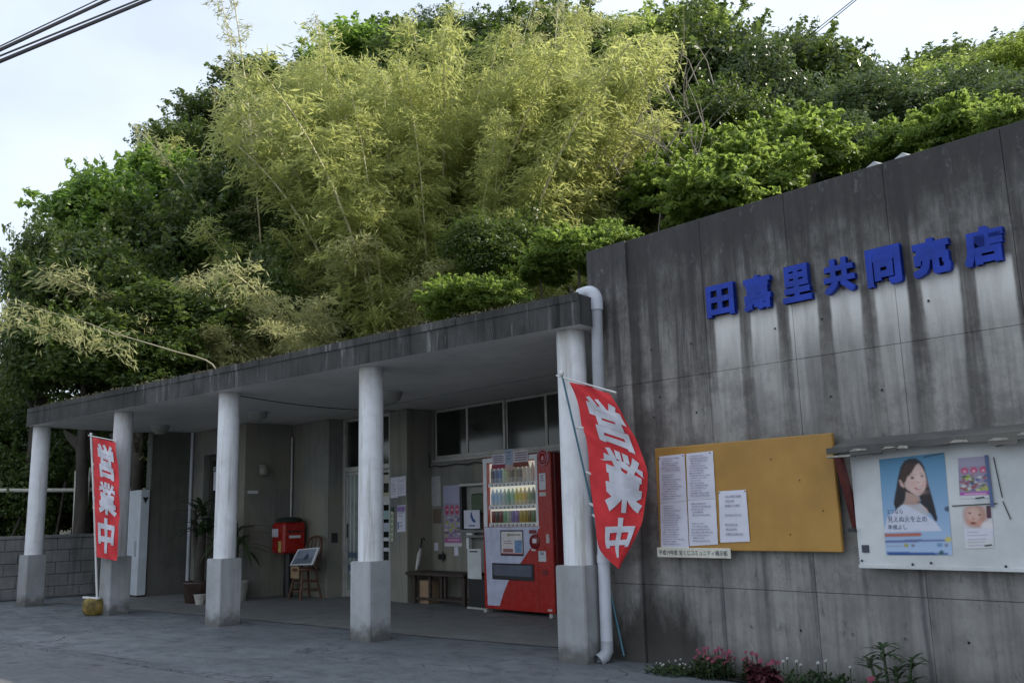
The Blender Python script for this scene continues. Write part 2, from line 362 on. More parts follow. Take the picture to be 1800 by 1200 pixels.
def glyphs(body, off, align='LEFT', line=1.):
    k = (body, round(off, 4), align, line)
    if k in _gc: return _gc[k]
    c = bpy.data.curves.new('lettering', 'FONT'); c.body = body; c.size = 1; c.offset = off; c.align_x = align; c.space_line = line
    c.resolution_u = 3
    o = bpy.data.objects.new('lettering', c); COL.objects.link(o)
    dg = bpy.context.evaluated_depsgraph_get(); me = bpy.data.meshes.new_from_object(o.evaluated_get(dg))
    r = ([(p.co.x, p.co.y) for p in me.vertices], [tuple(f.vertices) for f in me.polygons])
    bpy.data.objects.remove(o); bpy.data.curves.remove(c); bpy.data.meshes.remove(me)
    _gc[k] = r; return r
def gbox(v):
    xs = [p[0] for p in v]; ys = [p[1] for p in v]; return min(xs), max(xs), min(ys), max(ys)
def copy_tree(o, parent=None):
    c = o.copy(); COL.objects.link(c); c.parent = parent
    if parent is None and o.name in ORG: ORG[c.name] = ORG[o.name]
    for ch in list(o.children): copy_tree(ch, c)
    return c
def struct(o): o['kind'] = 'structure'; return o
def stuff(o): o['kind'] = 'stuff'; return o
TREES = [
('d', -17.55, 7.27, 5.64, 0.81, 1.03, 0.0, 'dark ragged tree jutting out at the far left edge of the wood'),
('b', -18.92, 9.12, 7.63, 1.18, 1.0, 0.0, 'bright green tree high on the left shoulder of the wood'),
('d', -16.65, 6.85, 3.95, 0.76, 0.91, 0.0, 'dark low tree at the left end directly above the end porch column'),
('d', -16.69, 7.99, 4.95, 1.18, 1.18, 0.0, 'dark full tree standing behind the left flag'),
('b', -20.27, 10.86, 9.01, 1.19, 0.84, 0.0, 'bright leafed tree crest between the left sky and the bamboo'),
('d', -17.43, 9.8, 6.45, 1.21, 1.21, 0.0, 'broad dark tree left of the bamboo, half way up'),
('d', -15.08, 8.88, 4.29, 1.26, 0.84, 0.0, 'dark low tree just over the porch roof above the mailbox'),
('d', -17.7, 11.3, 7.73, 1.04, 1.17, 0.0, 'dark tree touching the left side of the bamboo grove'),
('d', -22.65, 12.76, 11.28, 0.96, 0.72, 0.79, 'small dark tree top poking into the sky left of the bamboo'),
('d', -23.78, 14.78, 12.94, 1.33, 0.88, 2.25, 'darkest tree top on the ridge beside the left bamboo tips'),
('d', -25.47, 17.67, 15.97, 1.7, 0.8, 4.33, 'dark tree crest behind the upper left bamboo'),
('d', -25.4, 19.46, 17.26, 1.26, 0.74, 5.62, 'small dark crown on the ridge over the left bamboo tips'),
('d', -14.85, 10.18, 4.98, 0.77, 1.0, 0.0, 'dark gap-filling tree between left wood and pale drooping bamboo'),
('d', -15.82, 7.48, 3.81, 1.1, 0.7, 0.0, 'dark low tree above the porch roof, second from its left end'),
('d', -15.0, 7.99, 3.67, 1.09, 0.6, 0.0, 'dark low tree above the porch roof, over the second column from the left'),
('b', -22.65, 19.67, 16.82, 1.8, 1.0, 5.81, 'bright green tree top on the ridge above the bamboo'),
('d', -23.31, 21.93, 18.62, 1.72, 0.97, 7.44, 'dark green tree behind the bamboo near the sky line'),
('g', -24.85, 26.05, 21.39, 1.71, 0.98, 10.4, 'grey green glossy tree top rising highest behind the bamboo'),
('d', -21.4, 26.42, 19.85, 1.84, 1.27, 10.71, 'dark ridge tree right of the bamboo tips'),
('d', -19.18, 26.85, 18.84, 2.23, 1.45, 11.05, 'dark ridge tree in the top middle of the wood'),
('d', -18.56, 24.83, 16.46, 2.49, 1.66, 9.54, 'dark tree below the ridge right behind the bamboo'),
('f', -16.38, 28.65, 19.25, 2.43, 1.1, 12.01, 'feathery light tree spreading its layers against the sky, top middle'),
('d', -15.51, 30.26, 19.58, 2.03, 1.35, 13.02, 'dark round tree on the ridge just right of the feathery tree'),
('f', -16.51, 26.24, 16.72, 2.28, 1.24, 10.29, 'feathery light green tree hanging over the right bamboo'),
('d', -14.68, 25.01, 14.39, 2.1, 1.34, 9.15, 'dark tree among bare twigs right of the bamboo'),
('d', -12.86, 25.99, 14.55, 2.08, 2.08, 9.57, 'very dark shaded tree in the hollow right of the bamboo'),
('g', -11.26, 28.88, 16.75, 1.49, 1.59, 11.35, 'tallest glossy dark tree pointing into the sky'),
('g', -11.01, 25.74, 13.47, 1.61, 1.79, 9.26, 'glossy dark tree leaning into the shaded hollow'),
('g', -9.29, 26.41, 13.15, 1.93, 1.93, 9.55, 'big glossy leafed tree below the tallest one, full of glints'),
('g', -8.87, 28.66, 14.98, 1.49, 1.49, 10.94, 'glossy tree right of the tallest one, against the sky'),
('f', -9.14, 31.71, 17.1, 2.25, 1.12, 12.94, 'feathery light green tree on the right sky line'),
('f', -8.42, 32.94, 16.2, 2.27, 1.03, 13.63, 'feathery layered tree sloping down to the right sky gap'),
('g', -7.2, 24.98, 11.31, 1.58, 1.11, 8.5, 'glossy dark tree above the roof wall, left of the lime shrub'),
('f', -7.63, 37.23, 17.52, 2.48, 1.01, 16.26, 'wide feathery light green tree under the right sky gap'),
('d', -9.24, 40.97, 20.0, 2.02, 0.88, 19.1, 'small dark tree far off at the bottom of the sky gap'),
('f', -5.8, 35.53, 16.04, 2.29, 1.04, 14.82, 'feathery pale tree in the right wood, behind the glossy ones'),
('g', -5.83, 26.36, 11.51, 1.76, 1.12, 9.21, 'glossy dark tree over the sign wall toward the right'),
('g', -4.33, 25.64, 10.65, 1.64, 0.9, 8.65, 'glossy dark tree at the right edge above the sign wall'),
('f', -6.51, 28.26, 12.89, 1.04, 0.61, 10.43, 'small yellow green feathery crown amid the right wood'),
('d', -8.67, 45.17, 21.69, 2.44, 1.09, 20.61, 'dark far tree climbing the hill at the right edge'),
('d', -7.13, 49.49, 23.43, 2.59, 1.3, 22.14, 'farthest dark tree on the hill top at the right edge'),
('d', -10.31, 21.67, 10.86, 1.39, 1.08, 6.61, 'dark tree under the shaded hollow behind the lime green tree'),
('l', -6.8, 17.74, 8.36, 1.01, 0.71, 4.16, 'lime green round tree above the middle of the roof wall'),
('l', -6.99, 16.05, 7.32, 0.88, 0.55, 3.17, 'lime green shrub resting on the roof wall left of the two small vents'),
('l', -9.08, 17.82, 8.62, 0.9, 0.77, 4.2, 'light green shrub below the shaded hollow'),
('l', -8.94, 16.2, 7.62, 0.83, 0.66, 3.22, 'light green shrub beside the right end of the bamboo'),
('l', -7.35, 14.77, 6.63, 0.84, 0.42, 2.42, 'light green shrub low over the roof wall, above the first blue character'),
('g', -6.37, 20.01, 8.92, 0.9, 0.64, 5.48, 'glossy shrub just above the two small roof vents'),
('l', -4.85, 18.37, 8.06, 0.68, 0.4, 4.51, 'small lime shrub behind the roof wall right of the vents'),
('l', -3.53, 17.14, 7.58, 0.72, 0.31, 3.81, 'lime green low shrub behind the roof wall toward the right'),
('l', -2.49, 15.3, 6.93, 0.36, 0.2, 2.82, 'yellow green bush at the right edge of the roof wall'),
('l', -8.21, 11.58, 5.13, 0.55, 0.32, 0.52, 'bright green shrub beside the left corner of the tall wall'),
('l', -8.84, 11.49, 5.0, 0.42, 0.28, 0.42, 'bright green shrub over the porch roof left of the drainpipe'),
('l', -7.92, 12.15, 5.42, 0.42, 0.23, 0.86, 'bright shrub peeping over the left corner of the tall wall'),
('l', -9.58, 10.21, 4.39, 0.45, 0.25, 0.0, 'pale green small shrub over the porch roof middle'),
('l', -8.98, 10.48, 4.37, 0.44, 0.22, 0.0, 'pale green small shrub on the porch roof left of the bright ones'),
('d', -10.47, 12.1, 5.74, 0.73, 0.52, 0.67, 'olive dark bush between bamboo feet and bright shrub'),
('d', -10.53, 13.34, 6.12, 0.66, 0.55, 1.42, 'olive dark bush just left of the brightest shrub'),
('d', -13.08, 13.78, 6.36, 0.98, 0.73, 1.55, 'dark bush at the feet of the middle bamboo'),
('d', -11.94, 19.66, 10.71, 1.21, 1.21, 5.35, ''),
('d', -9.83, 16.26, 7.35, 0.74, 0.74, 3.23, ''),
('d', -14.33, 12.48, 5.24, 0.96, 0.72, 0.62, ''),
('d', -16.51, 12.98, 6.88, 1.19, 1.19, 0.96, ''),
('d', -16.96, 15.53, 8.23, 1.63, 1.33, 2.73, ''),
('d', -16.16, 17.74, 9.19, 1.88, 1.41, 4.23, ''),
('d', -15.05, 19.96, 10.32, 1.8, 1.48, 5.69, ''),
('d', -20.6, 17.45, 12.37, 2.29, 1.59, 4.22, ''),
('d', -20.05, 20.96, 14.51, 2.51, 1.74, 6.76, ''),
('d', -21.05, 15.26, 11.13, 1.5, 1.5, 2.62, ''),
('d', -17.86, 22.85, 14.04, 2.32, 1.54, 8.0, ''),
('d', -11.15, 28.93, 14.6, 2.16, 1.77, 11.36, ''),
('l', -27.97, 10.86, 4.21, 0.99, 0.58, 0.0, 'pale green bush low at the left edge beyond the block wall'),
('d', -44.72, 17.43, 7.25, 1.19, 1.19, 3.95, 'distant blue green trees at the left edge under the sky'),
('d', -8.81, 31.8, 14.62, 2.01, 1.81, 12.82, ''),
('d', -14.09, 33.13, 17.97, 1.39, 1.39, 14.79, '')]
BAM = [(-15.6, 11.69, 0.09, 520), (-16.41, 13.1, 1.04, 570), (-14.17, 11.89, 0.26, 610), (-14.92, 13.32, 1.18, 660), (-12.98, 12.18, 0.54, 700), (-15.25, 15.15, 2.41, 745), (-12.92, 13.25, 1.22, 770), (-13.46, 14.52, 2.0, 810), (-11.9, 13.51, 1.44, 850), (-13.8, 16.49, 3.27, 890), (-12.01, 14.73, 2.21, 910), (-12.24, 15.82, 2.89, 950), (-10.99, 14.88, 2.35, 985), (-11.81, 16.75, 3.49, 1020), (-10.88, 16.18, 3.16, 1055), (-11.22, 17.75, 4.13, 1100), (-18.48, 15.31, 2.62, 600), (-18.33, 17.0, 3.82, 690), (-17.34, 18.01, 4.48, 780), (-16.61, 19.35, 5.38, 870), (-15.48, 20.27, 5.93, 960), (-14.15, 20.61, 6.05, 1040), (-17.99, 12.66, 0.74, 470), (-19.82, 15.23, 2.6, 540)]
POSTER = {'hair': [(0.069, 0.272), (0.061, 0.316), (0.078, 0.384), (0.1, 0.471), (0.119, 0.527), (0.146, 0.563), (0.179, 0.574), (0.216, 0.57), (0.246, 0.548), (0.263, 0.51), (0.273, 0.457), (0.282, 0.395), (0.298, 0.318), (0.311, 0.242), (0.268, 0.243), (0.23, 0.293), (0.217, 0.348), (0.142, 0.351), (0.116, 0.292), (0.092, 0.274)], 'hair2': [(0.196, 0.312), (0.292, 0.309), (0.303, 0.265), (0.315, 0.218), (0.313, 0.191), (0.303, 0.188), (0.287, 0.218), (0.259, 0.268), (0.218, 0.305)], 'hair3': [(0.06, 0.315), (0.122, 0.314), (0.091, 0.278), (0.07, 0.267)], 'neck': [(0.14, 0.375), (0.133, 0.326), (0.117, 0.302), (0.154, 0.285), (0.21, 0.281), (0.222, 0.308), (0.217, 0.342)], 'chest': [(0.117, 0.302), (0.154, 0.285), (0.21, 0.281), (0.23, 0.293), (0.258, 0.267), (0.268, 0.243), (0.175, 0.245), (0.109, 0.283)], 'face': [(0.154, 0.462), (0.182, 0.486), (0.206, 0.528), (0.232, 0.539), (0.251, 0.51), (0.263, 0.479), (0.269, 0.438), (0.263, 0.396), (0.247, 0.366), (0.224, 0.348), (0.205, 0.347), (0.175, 0.365), (0.149, 0.388), (0.135, 0.407), (0.135, 0.432)], 'ear': [(0.104, 0.446), (0.114, 0.452), (0.125, 0.432), (0.135, 0.407), (0.128, 0.398), (0.11, 0.414)], 'fringe': [(0.115, 0.486), (0.132, 0.526), (0.163, 0.549), (0.207, 0.544), (0.212, 0.528), (0.182, 0.486), (0.154, 0.462), (0.141, 0.432), (0.125, 0.432), (0.112, 0.458)], 'eye1': [(0.172, 0.455), (0.183, 0.462), (0.198, 0.46), (0.199, 0.452), (0.184, 0.448)], 'eye2': [(0.236, 0.461), (0.246, 0.467), (0.254, 0.464), (0.251, 0.456), (0.24, 0.455)], 'brow1': [(0.171, 0.469), (0.184, 0.476), (0.204, 0.474), (0.204, 0.471), (0.184, 0.472), (0.172, 0.466)], 'brow2': [(0.231, 0.474), (0.244, 0.48), (0.257, 0.477), (0.256, 0.475), (0.244, 0.477), (0.232, 0.472)], 'nose': [(0.217, 0.434), (0.226, 0.423), (0.218, 0.421), (0.21, 0.424)], 'mouth': [(0.19, 0.395), (0.217, 0.397), (0.249, 0.406), (0.24, 0.386), (0.218, 0.379), (0.202, 0.383)], 'teeth': [(0.2, 0.394), (0.218, 0.394), (0.244, 0.401), (0.235, 0.39), (0.217, 0.387)], 'top': [(-0.018, 0.135), (0.012, 0.222), (0.07, 0.267), (0.108, 0.297), (0.137, 0.296), (0.212, 0.25), (0.265, 0.219), (0.303, 0.188), (0.312, 0.171), (0.338, 0.133)], 'collar': [(0.137, 0.299), (0.177, 0.295), (0.223, 0.294), (0.274, 0.227), (0.239, 0.233), (0.191, 0.267)], 'bar1': [(-0.015, 0.127), (0.207, 0.126), (0.22, 0.117), (0.205, 0.106), (-0.017, 0.106)], 'bar2': [(-0.018, 0.084), (0.166, 0.087), (0.376, 0.083), (0.374, 0.073), (-0.019, 0.071)], 'sun': [(0.349, 0.085), (0.359, 0.098), (0.372, 0.102), (0.385, 0.095), (0.388, 0.082), (0.38, 0.071), (0.366, 0.067), (0.353, 0.071)], 'b1': [(0.103, 0.062), (0.132, 0.062), (0.13, 0.041), (0.101, 0.041)], 'b2': [(0.149, 0.06), (0.169, 0.061), (0.167, 0.041), (0.147, 0.041)], 'b3': [(0.303, 0.063), (0.333, 0.063), (0.331, 0.043), (0.301, 0.042)], 'b4': [(0.346, 0.06), (0.365, 0.06), (0.363, 0.043), (0.344, 0.043)], 'l1': [(-0.003, 0.053), (0.088, 0.053), (0.087, 0.045), (-0.004, 0.044)], 'foot': [(-0.007, 0.016), (0.362, 0.007), (0.361, -0.004), (0.008, -0.009), (-0.006, 0.002)], 'mag1': [(0.36, 0.261), (0.367, 0.271), (0.378, 0.275), (0.389, 0.271), (0.392, 0.26), (0.386, 0.247), (0.375, 0.243), (0.364, 0.247)], 'mag2': [(0.308, 0.009), (0.314, 0.02), (0.326, 0.022), (0.336, 0.017), (0.337, 0.006), (0.331, -0.002), (0.32, -0.005), (0.309, -0.002)], 'tape': [(0.261, 0.575), (0.401, 0.589), (0.401, 0.583), (0.263, 0.568)], 't1': [(0.017, 0.268), (0.113, 0.238)], 't2': [(0.015, 0.225), (0.253, 0.188)], 't3': [(0.011, 0.174), (0.129, 0.145)]}

CREST = [(2.8088, 0.153), (2.7836, 0.1995), (2.7846, 0.2861), (2.7603, 0.2982), (2.735, 0.3075), (2.7004, 0.3585), (2.6575, 0.3931), (2.6189, 0.4411), (2.566, 0.4819), (2.5292, 0.5035), (2.4785, 0.5226), (2.4528, 0.5463), (2.3866, 0.5611), (2.346, 0.5845), (2.2848, 0.5847), (2.2509, 0.5779), (2.1829, 0.5764), (2.1288, 0.5789), (2.0821, 0.577), (2.0239, 0.561), (1.9928, 0.5448), (1.9672, 0.5471), (1.9441, 0.5616), (1.9182, 0.5369), (1.8654, 0.521), (1.8335, 0.4893), (1.7914, 0.4618), (1.7591, 0.4594), (1.7276, 0.4596), (1.6913, 0.4668), (1.6123, 0.4538)]

# ------------------------------------------------------------------ ground
def sheet(name, pts, z, mat):
    m = MB(); m.add([(x, y, z) for x, y in pts], [tuple(range(len(pts)))], mat); return struct(m.build(name))
sheet('ground', [(-1500, -1500), (1500, -1500), (1500, 1500), (-1500, 1500)], -.012, M['soil'])
sheet('road', [(-60, -8), (40, -8), (40, 4.0), (-60, 4.0)], -.004, M['road'])
fb = W2B
p = [(-60, 4.02), (40, 4.02), (40, 4.3)]
a = B(6, 5.62); b = B(-5.2, 5.62)
sheet('forecourt', [(-17.5, 4.13), (9, 4.13), (a.x, a.y), (b.x, b.y), (-5.6, 8.6), (-17.0, 10.3)], 0.0, M['apron'])
# broken edging line between road and forecourt: single worn slabs
edging = MB(); x = -19.0; k = 0
while x < 8:
    w = random.uniform(.5, .62); d0 = random.uniform(-.008, .008)
    edging.box(x, x+w-.014, 4.0+d0, 4.115+d0+random.uniform(-.006, .004), -.03, .003+random.uniform(-.002, .005), M['kerb'], .006); x += w
o = struct(edging.build('road_edging'))
c1 = B(-5.08, 8.1); c2 = B(-12.9, 8.1); c3 = B(-14.79, 8.1); c4 = B(-14.79, 6.0)
sheet('porch_floor', [(-14.3, 6.42), (-10, 6.47), (-7.9, 6.44), (-6.6, 6.40), (-4.62, 6.46), (c1.x, c1.y), (c2.x, c2.y), (c3.x, c3.y)], .006, M['floor'])
a = B(-4.3, 5.34); b = B(2.5, 5.30); c = B(2.5, 5.59); d = B(-4.5, 5.59)
sheet('flower_bed', [(a.x, a.y), (b.x, b.y), (c.x, c.y), (d.x, d.y)], .012, M['soil'])

def hill(u, v):
    k = float(np.interp(u, [-22, 0], [.72, .48])); q = v-9.5+max(0, -16-u)*.12
    return k*max(0, q)
def noise2(x, y): return math.sin(x*.7+1.3)*math.cos(y*.6+.4)+.5*math.sin(x*1.9-y*1.3)
V = []; F = []; nu, nv = 90, 70
for j in range(nv+1):
    for i in range(nu+1):
        u = -95+i*155/nu; v = 10.4+(j/nv)**1.5*110; vv = min(v, 36)
        h = hill(u, vv)
        lf = float(np.interp(u, [-60, -28, -20], [.12, .45, 1]))
        h = h*lf + noise2(u*.5, v*.5)*.35*min(1, (v-10.4)/4) - .9
        p = B(u, v, h); V.append(tuple(p))
for j in range(nv):
    for i in range(nu): k = j*(nu+1)+i; F.append((k, k+1, k+nu+2, k+nu+1))
m = MB(); m.add(V, F, M['soil'], True); struct(m.build('hillside'))

# ------------------------------------------------------------------ the shop
shop = bthing('shop_building', 'low grey concrete shop with a mould streaked sign wall and a long pillared porch', 'building', -8, 7)
wall = MB().box(-5.07, 3.2, 5.613, 5.86, -.1, 3.242, M['signwall']).build('sign_wall', shop)
us = [-5.068, -4.64, -3.915, -3.195, -2.47, -1.75, -1.03, -.31, .41, 1.13, 1.85, 2.57, 3.19]
zs = [(-.05, .574), (.577, 2.115), (2.117, 3.308)]
for i in range(len(us)-1):
    for (z0, z1) in zs:
        m = MB(); f = 5.578 if i == 0 else 5.6+random.uniform(-.0015, .0015)
        m.box(us[i]+(.0 if i == 0 else .0012), us[i+1]-(.0 if i == 0 else .0012), f, 5.612, z0, z1, M['signwall2'] if i == 0 else M['signwall'], .003)
        m.build('panel', wall)
# tie holes left by the formwork
hz = [(-4.38, 1.99), (-4.44, 2.37), (-4.45, 1.84)]
for k in range(13):
    u = -4.06+k*.36
    for z in (2.36, 1.838, .333):
        if z > 2 and k in (1, 4, 6): continue
        hz.append((u+random.uniform(-.015, .015), z+random.uniform(-.01, .01)))
for u, z in hz:
    m = MB().lathe((u, 5.600, z), [(.013, -.004), (.0125, .0015), (.009, .002), (.008, -.001)], M['signwall'], 12, 'y')
    m.lathe((u, 5.600, z), [(.008, .0006), (.0, .0006)], M['black'] if (z > 1 or random.random() < .3) else M['signwall2'], 10, 'y'); m.build('tie_hole', wall)
MB().box(-5.076, 3.2, 5.614, 5.872, 3.2435, 3.312, M['signwall'], .006).build('coping', wall)
side = MB().box(-5.07, -4.87, 5.862, 12.2, -.1, 3.29, M['fascia']).box(3.0, 3.2, 5.862, 12.2, -.1, 3.29, M['fascia']).box(-4.87, 3.0, 12.0, 12.2, -.1, 3.29, M['fascia']).build('side_wall', shop)
MB().box(-4.868, 2.998, 5.874, 11.998, 3.0, 3.19, M['roofdeck']).build('roof', shop)
for u in (-2.635, -2.435):
    m = MB(); w = .085; z0 = 3.335; h = .13
    m.add([(u-w, 5.876, z0-.12), (u+w, 5.876, z0-.12), (u+w, 6.03, z0-.12), (u-w, 6.03, z0-.12), (u-w, 5.876, z0+.07), (u+w, 5.876, z0+.03), (u+w, 6.03, z0+.08), (u-w, 6.03, z0+.1), (u-.03, 5.93, z0+h)],
          [(0, 1, 5, 4), (1, 2, 6, 5), (2, 3, 7, 6), (3, 0, 4, 7), (4, 5, 8), (5, 6, 8), (6, 7, 8), (7, 4, 8)], M['plinth'])
    m.build('roof_vent', shop)

# porch roof slab
fr = W2B(-4.085, 5.8); fl = W2B(-14.22, 5.8)
poly = [fl, fr, (-4.885, 5.572), (-5.076, 5.572), (-5.076, 8.55), (-5.076, 9.5), (-15.05, 9.5), (-15.04, 5.14)]
m = MB(); m.prism(poly, 2.594, 2.842, M['fascia'], M['roofdeck'], M['soffit']); slab = m.build('porch_roof', shop)
# worn drip lip along the front edge
def w2(x, y, z): q = W2B(x, y); return (q[0], q[1], z)
m = MB(); V = []
x = -14.2
while x < -4.1:
    w = random.uniform(.25, .6); x1 = min(-4.095, x+w); t = random.uniform(.004, .014)
    a = [w2(x, 5.8-.001-t, 2.79), w2(x1, 5.8-.001-t, 2.79), w2(x1, 5.81, 2.79), w2(x, 5.81, 2.79)]
    b = [(q[0], q[1], 2.852+t*.6) for q in a]
    m.add(a+b, [(0, 3, 2, 1), (4, 5, 6, 7), (0, 1, 5, 4), (1, 2, 6, 5), (2, 3, 7, 6), (3, 0, 4, 7)], M['fascia']); x = x1+.002
m.build('roof_edge', slab)

# five porch columns
def column(k):
    X = -4.3287-k*2.4563; Y = 6.004; m = MB(); n = 28
    prof = [(.1216, .724), (.1216, 1.2), (.1205, 2.0), (.120, 2.5935)]
    V = []; cu, cv = W2B(X, Y)
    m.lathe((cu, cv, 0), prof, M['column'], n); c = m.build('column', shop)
    m = MB(); a = .1396; q = []
    for sx, sy in ((-1, -1), (1, -1), (1, 1), (-1, 1)):
        q.append(W2B(X+sx*a, Y+sy*a))
    b = .012; Q = []
    for i in range(4):
        p0 = Vector(q[i-1]); p1 = Vector(q[i]); p2 = Vector(q[(i+1) % 4]); Q += [tuple(p1+(p0-p1).normalized()*b), tuple(p1+(p2-p1).normalized()*b)]
    m.prism(Q, -.05, .716, M['plinth'])
    Q2 = [tuple(Vector((cu, cv))+(Vector(t)-Vector((cu, cv)))*.965) for t in Q]
    m.prism(Q2, .7162, .7235, M['plinth']); m.build('plinth', c); return c
for k in range(5): column(k)

# walls round the porch
m = MB().box(-10.2, -5.08, 7.85, 8.05, -.05, 1.855, M['beige']); m.box(-10.2, -10.172, 7.852, 8.05, 1.857, 2.59, M['beige']); m.build('window_wall', shop)
MB().box(-10.60, -10.2, 7.42, 8.05, -.05, 2.59, M['beige'], .004).build('wall_pier', shop)
MB().box(-12.95, -11.86, 7.20, 8.05, -.05, 2.59, M['beige'], .004).build('recess_wall', shop)
m = MB().box(-14.79, -14.37, 6.40, 6.62, -.05, 2.59, M['beige']).box(-13.35, -12.92, 6.40, 7.197, -.05, 2.59, M['beige']).box(-14.368, -13.352, 6.402, 6.62, 2.19, 2.589, M['beige'])
m.build('office_wall', shop)
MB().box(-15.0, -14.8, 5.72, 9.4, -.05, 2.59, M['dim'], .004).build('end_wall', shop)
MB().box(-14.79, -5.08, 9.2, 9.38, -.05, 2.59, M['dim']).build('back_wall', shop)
# windows: one object per light, each with its frame and pane
ms = [-10.17, -9.465, -8.685, -7.945, -7.17, -6.40, -5.62, -5.09]
for i in range(len(ms)-1):
    u0, u1 = ms[i]+.003, ms[i+1]-.003; z0, z1 = 1.895, 2.585; t = .034 if i % 2 else .024; dv = .0 if i % 2 else .022
    m = MB(); A = M['alu']
    m.box(u0, u1, 7.868+dv, 7.90+dv, z0, z0+.05, A, .003); m.box(u0, u1, 7.868+dv, 7.90+dv, z1-.034, z1, A, .003)
    m.box(u0, u0+t, 7.868+dv, 7.90+dv, z0+.051, z1-.035, A, .003); m.box(u1-t, u1, 7.868+dv, 7.90+dv, z0+.051, z1-.035, A, .003)
    w = m.build('window', shop)
    MB().box(u0+t, u1-t, 7.88+dv, 7.886+dv, z0+.05, z1-.034, M['glass']).build('pane', w)
MB().box(-10.17, -5.085, 7.83, 7.93, 1.857, 1.892, M['alu'], .004).build('window_sill', shop)
m = MB().box(-10.19, -8.5, 7.815, 7.848, 1.80, 1.835, M['beige'], .004)
m.build('ledge', shop)
# sliding entrance door
fr_ = MB(); A = M['alu']
fr_.box(-11.855, -11.79, 7.44, 7.54, 0, 2.585, A, .004).box(-10.66, -10.605, 7.44, 7.54, 0, 2.585, A, .004).box(-11.788, -10.662, 7.44, 7.54, 1.80, 1.87, A, .004).box(-11.788, -10.662, 7.44, 7.54, 2.54, 2.585, A, .004)
fr_.build('door_frame', shop)
MB().box(-11.787, -10.663, 7.49, 7.497, 1.872, 2.538, M['glass']).build('transom_pane', shop)
M['milk'] = flat('grey_green_glass', (.27, .30, .28), .16, 0, .25, 3)
for j, (u0, u1, dv) in enumerate(((-11.785, -11.18, 0), (-11.24, -10.665, .04))):
    m = MB(); t = .04
    m.box(u0, u1, 7.455+dv, 7.485+dv, .01, .10, A, .003).box(u0, u1, 7.455+dv, 7.485+dv, 1.75, 1.795, A, .003).box(u0, u0+t, 7.455+dv, 7.485+dv, .102, 1.748, A, .003).box(u1-t, u1, 7.455+dv, 7.485+dv, .102, 1.748, A, .003)
    d = m.build('door', shop)
    MB().box(u0+t, u1-t, 7.467+dv, 7.473+dv, .10, 1.75, M['glass'] if j else M['milk']).build('pane', d)
    MB().box(u0+t+.01, u0+t+.03, 7.44+dv, 7.454+dv, .85, 1.05, M['black'], .003).build('handle', d)
    if j:  # goods and notices on shelves just inside the glass
        for z, h, cc in ((1.60, .12, (.5, .48, .42)), (1.42, .05, (.5, .47, .3)), (1.30, .13, (.62, .62, .6)), (1.10, .12, (.3, .42, .4)), (.93, .12, (.45, .5, .55)), (.80, .05, (.6, .62, .63)), (.66, .05, (.6, .62, .64))):
            MB().box(u1-.24, u1-.045, 7.462+dv, 7.4655+dv, z, z+h, flat('notice_tint', cc, .6)).build('notice', d)
    else:
        for uu in (-11.68, -11.58, -11.45, -11.36):
            MB().box(uu, uu+.03, 7.4665-.003, 7.4668-.001, .32, 1.74, flat('pale_strip_tint', (.45, .48, .46), .7)).build('pale_strip', d)  # pale upright strips laid on the grey-green door pane
        MB().box(-11.73, -11.23, 7.463, 7.4662, .56, .64, flat('blue_grey_band', (.10, .15, .20), .4)).box(-11.73, -11.23, 7.463, 7.4662, .38, .46, flat('blue_grey_band', (.10, .15, .20), .4)).build('door_band', d)
# office door in the left opening
m = MB().box(-14.365, -13.355, 6.50, 6.54, .0, 2.188, flat('brown_door', (.05, .045, .035), .5)); od = m.build('office_door', shop)
MB().box(-14.25, -13.5, 6.492, 6.499, 1.1, 2.1, M['glass']).build('pane', od)
MB().box(-14.18, -13.75, 6.486, 6.4915, 1.62, 1.92, M['paper']).box(-14.20, -13.75, 6.486, 6.4915, 1.93, 2.0, flat('header_grey', (.3, .32, .34), .6)).build('notice', od)
MB().tube([(-14.765, 6.365, 0), (-14.765, 6.365, 2.59)], .028, M['pipewhite'], 10).build('wall_pipe', shop)
MB().tube([(-12.885, 7.165, .0), (-12.885, 7.165, 2.4)], .02, M['alu'], 8).build('wall_pipe', shop)
MB().box(-11.858, -11.845, 7.26, 7.36, .78, .92, M['black'], .003).build('switch_box', shop)
# ceiling beam lines
MB().tube([(-5.09, 6.9, 2.588), (-11, 6.95, 2.588)], .004, M['plinth'], 4).build('ceiling_seam', slab)

# drainpipe at the right end of the porch roof
dp = bthing('drainpipe', 'grey plastic drainpipe bending down from the porch roof beside the tall wall', 'drainpipe', -4.9, 5.43)
arc = [(-5.02, 5.43, 2.90), (-4.96, 5.43, 2.905)]+[(-4.93+.085*math.sin(t), 5.43, 2.82+.085*math.cos(t)) for t in np.linspace(0, math.pi/2, 8)]+[(-4.845, 5.43, 2.74)]
MB().tube(arc, .055, M['pipewhite'], 16).build('elbow', dp)
MB().tube([(-4.845, 5.43, 2.742), (-4.86, 5.43, 2.0), (-4.875, 5.43, 1.3)], .047, M['metalgrey'], 16).build('pipe', dp)
MB().tube([(-4.875, 5.43, 1.3), (-4.885, 5.43, .75), (-4.89, 5.43, .16)], .0475, M['pipewhite'], 16).build('pipe', dp)
MB().tube([(-4.885, 5.43, .74), (-4.885, 5.43, .80)], .053, M['pipewhite'], 16).build('socket', dp)
MB().tube([(-4.89, 5.43, .16), (-4.89, 5.43, .085), (-4.895, 5.40, .045), (-4.91, 5.35, .02)], .05, M['metalgrey'], 14, False).build('outlet', dp)
MB().box(-4.92, -4.85, 5.475, 5.574, .78, .80, M['metalgrey']).build('bracket', dp)
MB().box(-4.90, -4.83, 5.475, 5.574, 1.95, 1.97, M['metalgrey']).build('bracket', dp)

